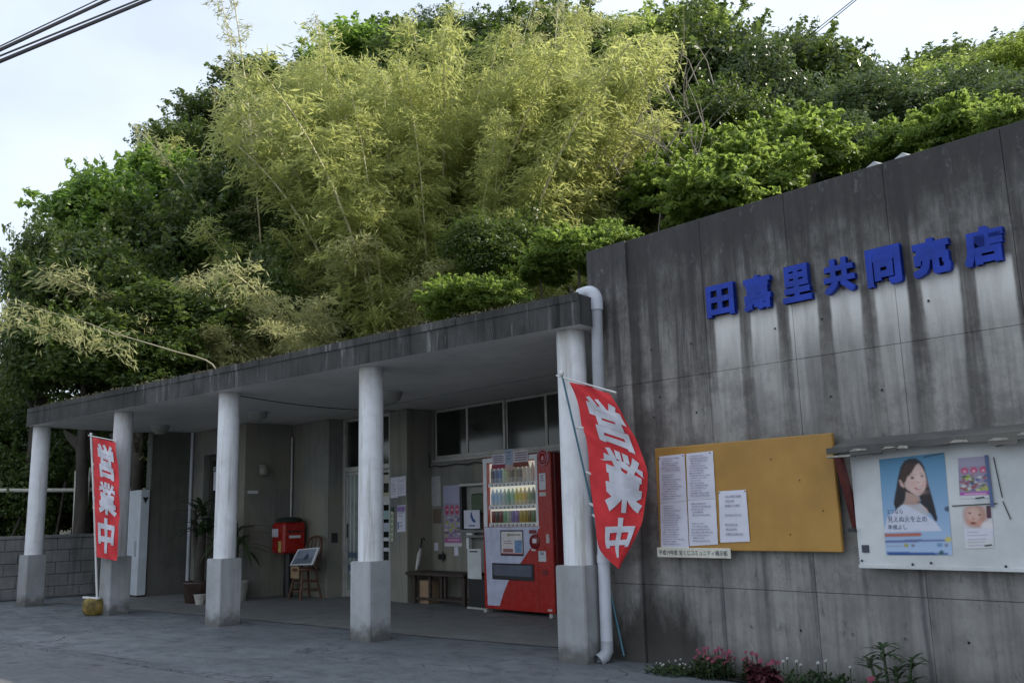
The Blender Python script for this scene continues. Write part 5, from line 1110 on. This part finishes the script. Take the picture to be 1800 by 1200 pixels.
def trunk_mesh(seed):
    r_ = random.Random(seed); m = MB(); pts = []; x = y = 0
    for k in range(7): pts.append((x, y, k/6)); x += r_.uniform(-.06, .06); y += r_.uniform(-.06, .06)
    m.tube(pts, [.13, .105, .09, .08, .07, .055, .03], M['bark'], 8)
    for k in range(7):
        a = r_.uniform(0, 6.28); i = r_.randint(4, 5); p = Vector(pts[i]); d = Vector((math.cos(a), math.sin(a), 0)); l = r_.uniform(.22, .42)
        m.tube([p, p+d*l*.4+Vector((0, 0, .02)), p+d*l*.8+Vector((0, 0, .05)), p+d*l+Vector((0, 0, .07))], [.045, .032, .02, .008], M['bark'], 6)
    return m.build('trunk').data
TM = []
for k in range(3):
    me = trunk_mesh(k); TM.append(me)
for o in list(COL.objects):
    if o.name.startswith('trunk'): bpy.data.objects.remove(o)
kindname = {'d': 'dark_tree', 'b': 'broadleaf_tree', 'g': 'glossy_tree', 'f': 'feathery_tree', 'l': 'leafy_shrub'}
ti = random.Random(11)
_ca = sorted(CREST); _cx = [a for a, b in _ca]; _cy = [b for a, b in _ca]
def crest(az): return float(np.interp(az, _cx, _cy))        # how high the wood stands in each direction
def tree(k, x, y, z, rx, rz, g, lab, grp, sc=1.3, cap=1):
    rx *= sc; rz *= sc*1.06; rv = max(rz, rx*.6)
    dd = math.hypot(x, y); az_ = math.atan2(y, x); sp = (-.8, -.4, 0, .4, .8) if az_ < 2.0 else (0,)
    if k == 'l': rv = max(rz, rx*.8); rz = rv
    rx *= .8 if az_ > 2.72 else 1; lim = CAMZ+dd*min(crest(az_+q*rx/dd) for q in sp); fk = 1.12 if az_ < 2.0 else .98
    if z+rv*fk > lim: z = lim-rv*fk
    if z-g < .6: g = z-1.2
    t = thing(kindname[k], lab, 'shrub' if k == 'l' else 'tree', (x, y, g), ti.uniform(0, 6.28), grp)
    c = bpy.data.objects.new('crown', ti.choice(CR[k])); COL.objects.link(c); c.parent = t; c.location = (0, 0, z-g); c.scale = (rx, rx, max(rz, rx*.6)); c.rotation_euler = (ti.uniform(-.15, .15), ti.uniform(-.15, .15), 0)
    h = max(.4, z-g-rz*.1); b = bpy.data.objects.new('trunk', ti.choice(TM)); COL.objects.link(b); b.parent = t; b.location = (0, 0, 0); b.scale = (rx*.85, rx*.85, h)
    return t
FILL = 'trees filling the gaps of the hillside wood'
def gaplab(p):
    az = math.atan2(p[1], p[0]); d = math.hypot(p[0], p[1])
    w = 'the far left wood' if az > 2.56 else 'the left wood' if az > 2.44 else 'the left half of the bamboo' if az > 2.27 else 'the right half of the bamboo' if az > 2.1 else 'the shaded hollow' if az > 1.95 else 'the glossy trees' if az > 1.8 else 'the rightmost wood'
    return ('dark filling tree low in the gaps of ' if d < 24 else 'dark filling tree in the gaps halfway up ' if d < 34 else 'dark filling tree high behind ')+w
for (k, x, y, z, rx, rz, g, lab) in TREES:
    if lab: tree(k, x, y, z, rx, rz, g, lab, 'trees of the hillside wood')
    else: tree(k, x, y, z, rx, rz, g, gaplab((x, y)), FILL)
# understorey that closes the hillside between the crowns
gx = random.Random(4)
for i in range(128):
    u = gx.uniform(-44, 12); v = gx.uniform(12.5, 36) if i < 112 else gx.uniform(34, 46)
    if u > -8 and v < 15: continue
    if -23 < u < -6 and v < 17.5: continue
    if math.atan2(B(u, v).y, B(u, v).x) > 2.70: continue
    h = hill(u, min(v, 36))*float(np.interp(u, [-60, -28, -20], [.12, .45, 1]))-.6
    p = B(u, v, h); tree(gx.choice('ddddbg'), p.x, p.y, h+1.5, gx.uniform(1.3, 2.0)*(1+max(0, v-35)*.02), gx.uniform(1.0, 1.4), h, gaplab(p), FILL, 1.1)
for i in range(14):
    u = gx.uniform(-30, -17.6); v = gx.uniform(1.5, 12); p = B(u, v, 0)
    tree('d', p.x, p.y, gx.uniform(1.0, 3.2), gx.uniform(1.0, 1.6), gx.uniform(.8, 1.1), -.3, 'dark low bush in the shade behind the block wall', 'bushes behind the block wall', 1.1)

for (u, v, z, lab) in ((-17.7, 3.2, 1.5, 'dark bush behind the block wall at the left frame edge'), (-17.9, 4.4, 1.3, 'dark bush behind the block wall beside the leftmost column'), (-18.2, 5.6, 1.6, 'dark bush behind the two thin canes'), (-18.3, 6.9, 1.9, 'dark bush behind the block wall, right of the canes'), (-18.6, 8.3, 2.2, 'dark bush behind the white cabinet'), (-19.5, 3.6, 2.3, 'taller dark bush in the second row at the left frame edge'), (-19.8, 5.2, 2.6, 'taller dark bush in the second row behind the canes'), (-20.2, 7.2, 2.8, 'taller dark bush in the second row toward the cabinet')):
    p = B(u, v, 0); tree('d', p.x, p.y, z, 1.05, 1.0, -.2, lab, 'bushes behind the block wall', 1.15)
# bamboo
def culm_pts(L, lean, bend, n=16):
    return [np.array([lean*t*L+bend*L*t**2.6, .02*math.sin(t*9), L*(t-.5*max(0, bend)*t**3)]) for t in np.linspace(0, 1, n)]
def bamboo_variant(seed, L, lean, bend, dens, mat, lw=.013, ll=.085):
    r_ = np.random.default_rng(seed); pts = culm_pts(L, lean, bend, 18); m = MB()
    m.tube([tuple(p) for p in pts], [.028*(1-.8*k/17)+.003 for k in range(18)], M['culm'], 6); st = m.build('culm'); Ps, Ts, Ns = [], [], []
    arr = np.array(pts); nb = int(L*dens)
    for i in range(nb):
        t = .22+.78*(i+r_.uniform())/nb; x = t*17; k = min(int(x), 16); p = arr[k]+(arr[k+1]-arr[k])*(x-k)
        a = r_.uniform(0, 6.28); up = r_.uniform(.1, .9); d = np.array([math.cos(a), math.sin(a), up]); d /= np.linalg.norm(d); bl = r_.uniform(.35, .95)*(1.25-.75*t)
        kk = int(44*bl/.6); s = r_.uniform(.15, 1, kk); q = p+d*bl*s[:, None]; q[:, 2] -= .35*bl*s**2
        q += r_.normal(size=(kk, 3))*.055; td = d+r_.normal(size=(kk, 3))*.6+np.array([0, 0, -.75]); Ps.append(q); Ts.append(td); Ns.append(r_.normal(size=(kk, 3))+np.array([0, 0, .5]))
    P = np.concatenate(Ps); T = np.concatenate(Ts); Nn = np.concatenate(Ns); Nn /= np.linalg.norm(Nn, axis=1)[:, None]; n = len(P); sz = r_.uniform(.7, 1.3, n)
    me = leaves_mesh('leaves', P, T, Nn, ll*sz, lw*sz, [mat]); sm = st.data; bpy.data.objects.remove(st); return sm, me
BV_ = {'y': [bamboo_variant(20+i, L, le, be, 15, M['leaf_y'], .011, .072) for i, (L, le, be) in enumerate(((8.5, .03, .07), (9.5, .05, .12), (7.2, .03, .20), (8.8, .0, .04), (6.6, .06, .26)))],
       'o': [bamboo_variant(40+i, L, le, be, 24, M['leaf_o'], .009, .060) for i, (L, le, be) in enumerate(((4.2, .18, .55), (3.4, .1, .7), (5.0, .15, .45)))],
       's': [bamboo_variant(60+i, L, le, be, 4.5, M['leaf_o'], .011, .065) for i, (L, le, be) in enumerate(((11.5, .03, .10), (10.5, .08, .22), (12.5, .0, .05)))]}
bi = random.Random(3)
_ba = sorted([(2.5846, 0.3004), (2.5566, 0.3612), (2.5276, 0.4275), (2.4907, 0.4756), (2.4526, 0.5247), (2.3866, 0.5648), (2.2513, 0.5653), (2.1503, 0.5479), (2.1056, 0.5072), (2.0705, 0.4326), (2.0422, 0.3745)])
def bamboo_top(x, y): return CAMZ+math.hypot(x, y)*float(np.interp(math.atan2(y, x), [a for a, b in _ba], [b for a, b in _ba]))
def clump(lab, x, y, z, n, kind, fan_, spread, tilt=.0, sc=(.85, 1.1), grp='bamboo clumps of the hillside grove', rad=.45):
    t = thing('bamboo_clump', lab, 'bamboo', (x, y, z), 0, grp)
    for k in range(n):
        sm, lm = bi.choice(BV_[kind]); c = bpy.data.objects.new('culm', sm); COL.objects.link(c); c.parent = t
        c.location = (bi.uniform(-rad, rad), bi.uniform(-rad, rad), -.3); a = fan_+bi.uniform(-spread, spread); s = bi.uniform(*sc)
        if kind == 'y': s = min(1.6, max(.3, bi.uniform(.70, 1.0)**.8*(bamboo_top(x, y)-z)/(sm.vertices[-1].co.z)*sc[0]))
        c.scale = (s, s, s)
        c.rotation_euler = (bi.uniform(-.06, .06), tilt*bi.uniform(.4, 1.2), a)
        l = bpy.data.objects.new('foliage', lm); COL.objects.link(l); l.parent = c
    return t
RT = math.atan2(.64, .77); LFT = RT+math.pi; TOC = math.atan2(-.77, .63)      # screen right, screen left, toward the viewer, as headings
blabs = ['leftmost yellow bamboo clump leaning over the dark wood', 'bamboo clump second from the left, above the pale drooping one', 'yellow bamboo clump rising behind the pale drooping one', 'bamboo clump in the left half of the grove, tall and yellow', 'bamboo clump with a long bare slanting culm over the porch roof',
         'bamboo clump just left of the grove centre, reaching the sky', 'yellow bamboo clump at the very centre of the grove', 'bamboo clump right of centre with dense upright culms', 'front bamboo clump over the dark bushes, right of centre', 'tall bamboo clump behind the right of centre ones', 'bamboo clump with close brown culms over the brightest shrub',
         'bamboo clump above the left corner of the tall wall', 'right front bamboo clump leaning to the right', 'bamboo clump near the right end, yellow topped', 'right end bamboo clump arching over bare twigs', 'last bamboo clump against the shaded hollow',
         'back row bamboo clump at the left top, under the sky', 'back row bamboo clump, second from the left, under the sky', 'back row bamboo clump at the top of the grove', 'back row bamboo clump just right of the top', 'back row bamboo clump left of the feathery tree', 'back row bamboo clump rising in front of the feathery tree',
         'bamboo clump low at the left border of the grove', 'back bamboo clump on the left shoulder of the grove']
for i, (x, y, g, px) in enumerate(BAM):
    if px in (1100, 470) or px >= 985: continue
    s = (px-790)/350; fan_ = LFT if s < 0 else RT
    if px in (610, 570, 520): clump(blabs[i], x, y, g, 15, 'o', TOC, 2.2, .05, (1.1, 1.5), rad=.8); continue
    clump(blabs[i], x, y, g, 14 if i < 16 else 11, 'y', fan_, 1.3-.6*min(1, abs(s)), .02+(.06 if s < 0 else .09)*abs(s), (1, 1))
for i, (x, y, z, f_, n, lab) in enumerate(((-12.6, 9.9, 2.35, LFT, 7, 'pale drooping bamboo clump hanging low over the porch roof, left one'), (-11.3, 10.1, 2.4, LFT+.5, 7, 'pale drooping bamboo clump low over the porch roof, beside the slanting culm'), (-13.2, 11.4, 3.0, LFT, 6, 'pale arching bamboo clump above the low drooping ones'), (-10.9, 11.8, 2.2, TOC, 4, 'small pale bamboo tuft between bushes and the slanting culm'), (-12.0, 10.9, 3.0, TOC+.3, 6, 'pale bamboo clump in the middle of the drooping ones'))):
    clump(lab, x*1.2, y*1.2, z*1.2-1.2, n+4, 'o', TOC, 2.0, .05, (.8, 1.15), rad=.6)
for i, (x, y, z, f_, t_, lab) in enumerate(((-15.9, 11.9, 1.5, LFT, .08, 'sparse tall bamboo tips leaning into the left sky'), (-15.9, 13.8, 2.5, LFT, .07, 'sparse tall bamboo tips standing up against the sky above the grove left'), (-14.0, 15.2, 3.0, RT, .02, 'thin bare bamboo tips above the middle of the grove'), (-12.6, 16.4, 4.0, RT, .02, 'thin bare bamboo tips in front of the dark ridge trees'))):
    clump(lab, x, y, z, 3, 's', f_, .25, t_, (.95, 1.12), rad=.3)
# one long fallen culm over the roof at the left
t = thing('fallen_bamboo', 'single bare bamboo culm slanting down to the porch roof at the left, leafy tip', 'bamboo', (-12, 7.6, 2.85))
off = Vector((-12, 7.6, 2.85)); pts = [Vector(p)-off for p in ((-11.98, 7.62, 2.87), (-12.04, 7.53, 3.43), (-12.35, 7.0, 3.64), (-12.72, 6.31, 3.86), (-12.95, 5.83, 4.04), (-13.28, 5.02, 4.22))]
PP = [catmull(pts, k/24) for k in range(25)]; MB().tube(PP, [.013*(1-.8*k/24)+.002 for k in range(25)], M['dullculm'], 7).build('culm', t)
Ps, Ts, Ns = [], [], []
for i in range(17):
    s = rng.uniform(.55, 1.0); p = np.array(catmull(pts, s)); d = runit(1)[0]; d[2] = d[2]*.4-.15; k = 40; q = p+d*rng.uniform(.03, .5, k)[:, None]; q[:, 2] -= rng.uniform(0, .35, k)
    Ps.append(q+rng.normal(size=(k, 3))*.04); Ts.append(d+rng.normal(size=(k, 3))*.6+np.array([0, 0, -.6])); Ns.append(runit(k))
P = np.concatenate(Ps); me = leaves_mesh('foliage', P, np.concatenate(Ts), np.concatenate(Ns), np.full(len(P), .065), np.full(len(P), .012), [M['leaf_o']])
o = bpy.data.objects.new('foliage', me); COL.objects.link(o); o.parent = t
# tangle of bare grey twigs right of the grove
m = MB(); r_ = random.Random(8)
for k in range(130):
    p = Vector((r_.uniform(-1.5, 1.5), r_.uniform(-1, 1), r_.uniform(-1.2, 2.8))); d = Vector((r_.uniform(-1, 1), r_.uniform(-.5, .5), r_.uniform(.1, 1.4))).normalized(); l = r_.uniform(.6, 1.8)
    m.tube([p, p+d*l*.5+Vector((r_.uniform(-.1, .1), 0, 0)), p+d*l+Vector((r_.uniform(-.3, .3), 0, -.1))], [.014, .010, .003], M['twig'], 4, False)
for x, y, g, l_ in ((-13.6, 14.6, 2.0, 'tall bamboo clump closing the dip in the middle of the grove'), (-14.3, 15.6, 2.7, 'tall bamboo clump behind the dip in the middle of the grove')): clump(l_, x, y, g, 13, 'y', RT, 3.1, .03, (1, 1), rad=.9)
for i, (px, x, y, g) in enumerate(((0, -13.6, 13.9, 1.6), (0, -12.5, 14.2, 1.9), (0, -11.6, 14.6, 2.2), (0, -12.9, 15.0, 2.4), (0, -14.6, 13.0, 1.1), (0, -10.9, 15.3, 2.6), (0, -15.3, 12.5, .8), (0, -11.9, 13.0, 1.2))):
    clump(('short bamboo clump filling the grove front left of centre', 'short bamboo clump filling the grove front at the centre', 'short bamboo clump filling the grove front right of centre', 'short bamboo clump in the second row at the centre', 'short bamboo clump in the left front of the grove', 'short bamboo clump above the brightest shrub', 'short bamboo clump at the far left front of the grove', 'short bamboo clump just behind the olive bushes')[i], x, y, g, 12, 'y', (LFT, RT)[i % 2], 1.6, .08, (.62, .8), rad=.8)
t = thing('dead_thicket', 'tangle of bare grey twigs between the bamboo and the shaded hollow', 'thicket', (-9.6, 16.2, 7.6)); m.build('twigs', t, False)
n = 900; P = np.stack([rng.uniform(-17, -1, n), 5.6-rng.exponential(1.1, n), rng.uniform(.006, .012, n)], 1); P = P[P[:, 1] > .5]; n = len(P)
me = leaves_mesh('ground_litter', P, np.column_stack([rng.normal(size=(n, 2)), rng.normal(size=n)*.1]), np.tile([0, 0, 1.], (n, 1))+rng.normal(size=(n, 3))*.25, rng.uniform(.006, .022, n), rng.uniform(.003, .008, n), [flat('dry_leaf', (.10, .085, .055), .9, 0, .5, 30)])
o = bpy.data.objects.new('leaf_litter', me); COL.objects.link(o); stuff(o)
# leaf litter and moss along the porch roof edge
Ps = []; n = 3500
x = rng.uniform(-14.1, -4.3, n); yy = 5.83+rng.exponential(.10, n); P = np.stack([x, yy, 2.85+rng.uniform(0, .035, n)+.03*np.sin(x*5)**2*rng.uniform(0, 1, n)], 1)
me = leaves_mesh('roof_litter', P, runit(n), runit(n), rng.uniform(.006, .02, n), rng.uniform(.004, .010, n), [flat('litter', (.07, .065, .035), .9, 0, .5, 30)]); o = bpy.data.objects.new('roof_litter', me); COL.objects.link(o); stuff(o)

# ------------------------------------------------------------------ pot plants
def blade(m, base, dirv, L, w, droop, mat, n=6):
    base = Vector(base); d = Vector(dirv).normalized(); side = d.cross(Vector((0, 0, 1))); side = side.normalized() if side.length > .01 else Vector((1, 0, 0)); V = []
    for k in range(n+1):
        s = k/n; p = base+d*L*s+Vector((0, 0, -droop*L*s*s)); ww = w*math.sin(math.pi*min(1, .12+s*.88))**.8 if k < n else 0
        V += [tuple(p-side*ww), tuple(p+Vector((0, 0, -.15*ww))), tuple(p+side*ww)]
    F = []
    for k in range(n): a = k*3; F += [(a, a+3, a+4, a+1), (a+1, a+4, a+5, a+2)]
    m.add(V, F, mat, True)
t = bthing('potted_palm', 'tall leafy palm like plant in a brown pot left of the middle column', 'plant', -12.95, 5.75, 0)
MB().lathe((-12.95, 5.75, 0), [(.16, 0), (.17, .01), (.225, .27), (.235, .30), (.21, .30), (.20, .26)], M['terracotta'], 24).build('pot', t)
MB().tube([(-12.95, 5.75, .24), (-12.93, 5.76, .7), (-12.90, 5.76, 1.1)], [.075, .065, .05], M['bark'], 10).tube([(-12.95, 5.75, .24), (-13.02, 5.72, .8), (-13.05, 5.70, 1.3)], [.05, .045, .03], M['bark'], 8).build('stem', t)
r_ = random.Random(2); m = MB()
for k in range(46):
    a = r_.uniform(0, 6.28); b = (-12.92+r_.uniform(-.12, .08), 5.75+r_.uniform(-.06, .06), r_.uniform(.9, 1.35)); blade(m, b, (math.cos(a), math.sin(a), r_.uniform(.1, 1.3)), r_.uniform(.35, .62), r_.uniform(.028, .05), r_.uniform(.2, .7), M['leaf_p'])
m.build('foliage', t)
t = bthing('small_pot', 'small pale pot standing beside the brown pot', 'pot', -12.63, 5.66, 0); MB().lathe((-12.63, 5.64, 0), [(.055, 0), (.085, .13), (.09, .14), (.075, .14)], M['potwhite'], 16).build('pot', t)
t = bthing('potted_dracaena', 'plant with long dark arching leaves in a pale pot, half hidden by the middle column', 'plant', -12.55, 6.2, 0)
MB().lathe((-12.72, 6.2, 0), [(.15, 0), (.20, .26), (.215, .28), (.19, .28)], M['potwhite'], 22).build('pot', t)
MB().tube([(-12.72, 6.2, .22), (-12.70, 6.2, .8), (-12.72, 6.2, 1.05)], [.04, .03, .02], M['bark'], 8).build('stem', t)
m = MB()
for k in range(30):
    a = r_.uniform(0, 6.28); blade(m, (-12.71, 6.2, r_.uniform(.55, 1.1)), (math.cos(a), math.sin(a), r_.uniform(.0, 1.1)), r_.uniform(.5, .85), r_.uniform(.03, .045), r_.uniform(.3, .9), M['leaf_p'])
m.build('foliage', t)
# ------------------------------------------------------------------ flower bed at the foot of the tall wall
def petals(m, c, r, mat, n=5, up=(0, -.6, .8)):
    up = Vector(up).normalized(); a = up.cross(Vector((1, 0, 0))).normalized(); b = up.cross(a); c = Vector(c)
    for k in range(n):
        t0 = 2*math.pi*k/n; d = a*math.cos(t0)+b*math.sin(t0); e = up.cross(d)
        m.add([c, c+d*r*.6+e*r*.32+up*r*.12, c+d*r, c+d*r*.6-e*r*.32+up*r*.12], [(0, 1, 2, 3)], mat)
def bedplant(name, lab, cat, u, v, n, h, spread, leafL, leafW, lm, fl=None, fn=0, fr_=.02, fz=(.8, 1.05)):
    t = bthing(name, lab, cat, u, v, .01); m = MB(); rr = random.Random(int(abs(u)*1000)); st = []
    for k in range(n):
        a = rr.uniform(0, 6.28); r_ = spread*rr.random()**.5; x, y, z = u+r_*math.cos(a), v+r_*math.sin(a)*.6, rr.uniform(.0, h*.85)*(1-.35*(r_/spread)); blade(m, (x, y, z), (rr.uniform(-1, 1), rr.uniform(-1, .4), rr.uniform(.1, 1)), leafL*rr.uniform(.6, 1.2), leafW*rr.uniform(.7, 1.2), rr.uniform(.1, .7), lm, 3)
    m.build('foliage', t)
    for k in range(fn):
        a = rr.uniform(0, 6.28); r_ = spread*rr.random()**.5; x, y = u+r_*math.cos(a), v+r_*math.sin(a)*.6; z = h*rr.uniform(*fz); m = MB(); m.tube([(x, y, 0), (x, y, z)], .003, M['leaf_p'], 4, False); petals(m, (x, y, z), fr_*rr.uniform(.8, 1.2), fl, 6, (rr.uniform(-.4, .4), -.7, .7)); m.build('flower', t)
    return t
bedplant('flowering_plant', 'clump of tiny white blossoms at the left end of the bed', 'flowers', -4.22, 5.33, 260, .07, .20, .035, .012, M['leaf_p'], M['whitef'], 14, .008, (.8, 1.25))
bedplant('flowering_plant', 'dense pink blossoming clump at the dark stained wall foot', 'flowers', -3.90, 5.40, 300, .17, .17, .06, .016, M['leaf_p'], M['pinkf'], 46, .018, (.55, 1.15))
bedplant('flowering_plant', 'second smaller pink clump, right of the dense one', 'flowers', -3.62, 5.42, 90, .16, .06, .06, .016, M['leaf_p'], M['pinkf'], 16, .017, (.6, 1.2))
bedplant('flowering_plant', 'dark red leaved plant between the pink clumps and the daisies', 'flowers', -3.48, 5.36, 240, .15, .11, .08, .02, flat('maroon_leaves', (.10, .025, .035), .5, 0, .4, 30), M['pinkf'], 8, .02)
bedplant('daisy_plant', 'green mound dotted with white daisies', 'flowers', -3.10, 5.38, 520, .15, .24, .05, .012, M['leaf_p'], M['whitef'], 8, .013, (1.0, 1.35))
t = bthing('broad_leaved_plant', 'large plant with whorls of long dark leaves at the foot of the pale wall', 'plant', -2.65, 5.42, .01); m = MB(); rr = random.Random(6)
for (du, z, n, L_) in ((-.04, .30, 20, .15), (.13, .25, 16, .14), (-.13, .22, 14, .13), (.03, .17, 16, .14), (-.10, .12, 14, .12), (.12, .13, 14, .12)):
    MB().tube([(-2.65+du*.6, 5.42, 0), (-2.65+du, 5.42, z)], .008, M['leaf_p'], 6).build('stem', t)
    for k in range(n): a = 2*math.pi*k/n*1.62; blade(m, (-2.65+du, 5.42, z-.004*k), (math.cos(a), math.sin(a)*.8-.2, .25+.5*rr.random()), L_*rr.uniform(.8, 1.1), .013, rr.uniform(.3, .6), M['leaf_p'], 5)
m.build('foliage', t)
m = MB(); petals(m, (-2.72, 5.30, .13), .03, M['pinkf'], 7); m.build('flower', t)

for o in scene.objects:      # flat print made of several strokes counts as one mass
    if o.type == 'MESH' and o.name.split('.')[0] == 'print' and o.parent is not None and len(o.data.polygons) > 2: o['kind'] = 'stuff'
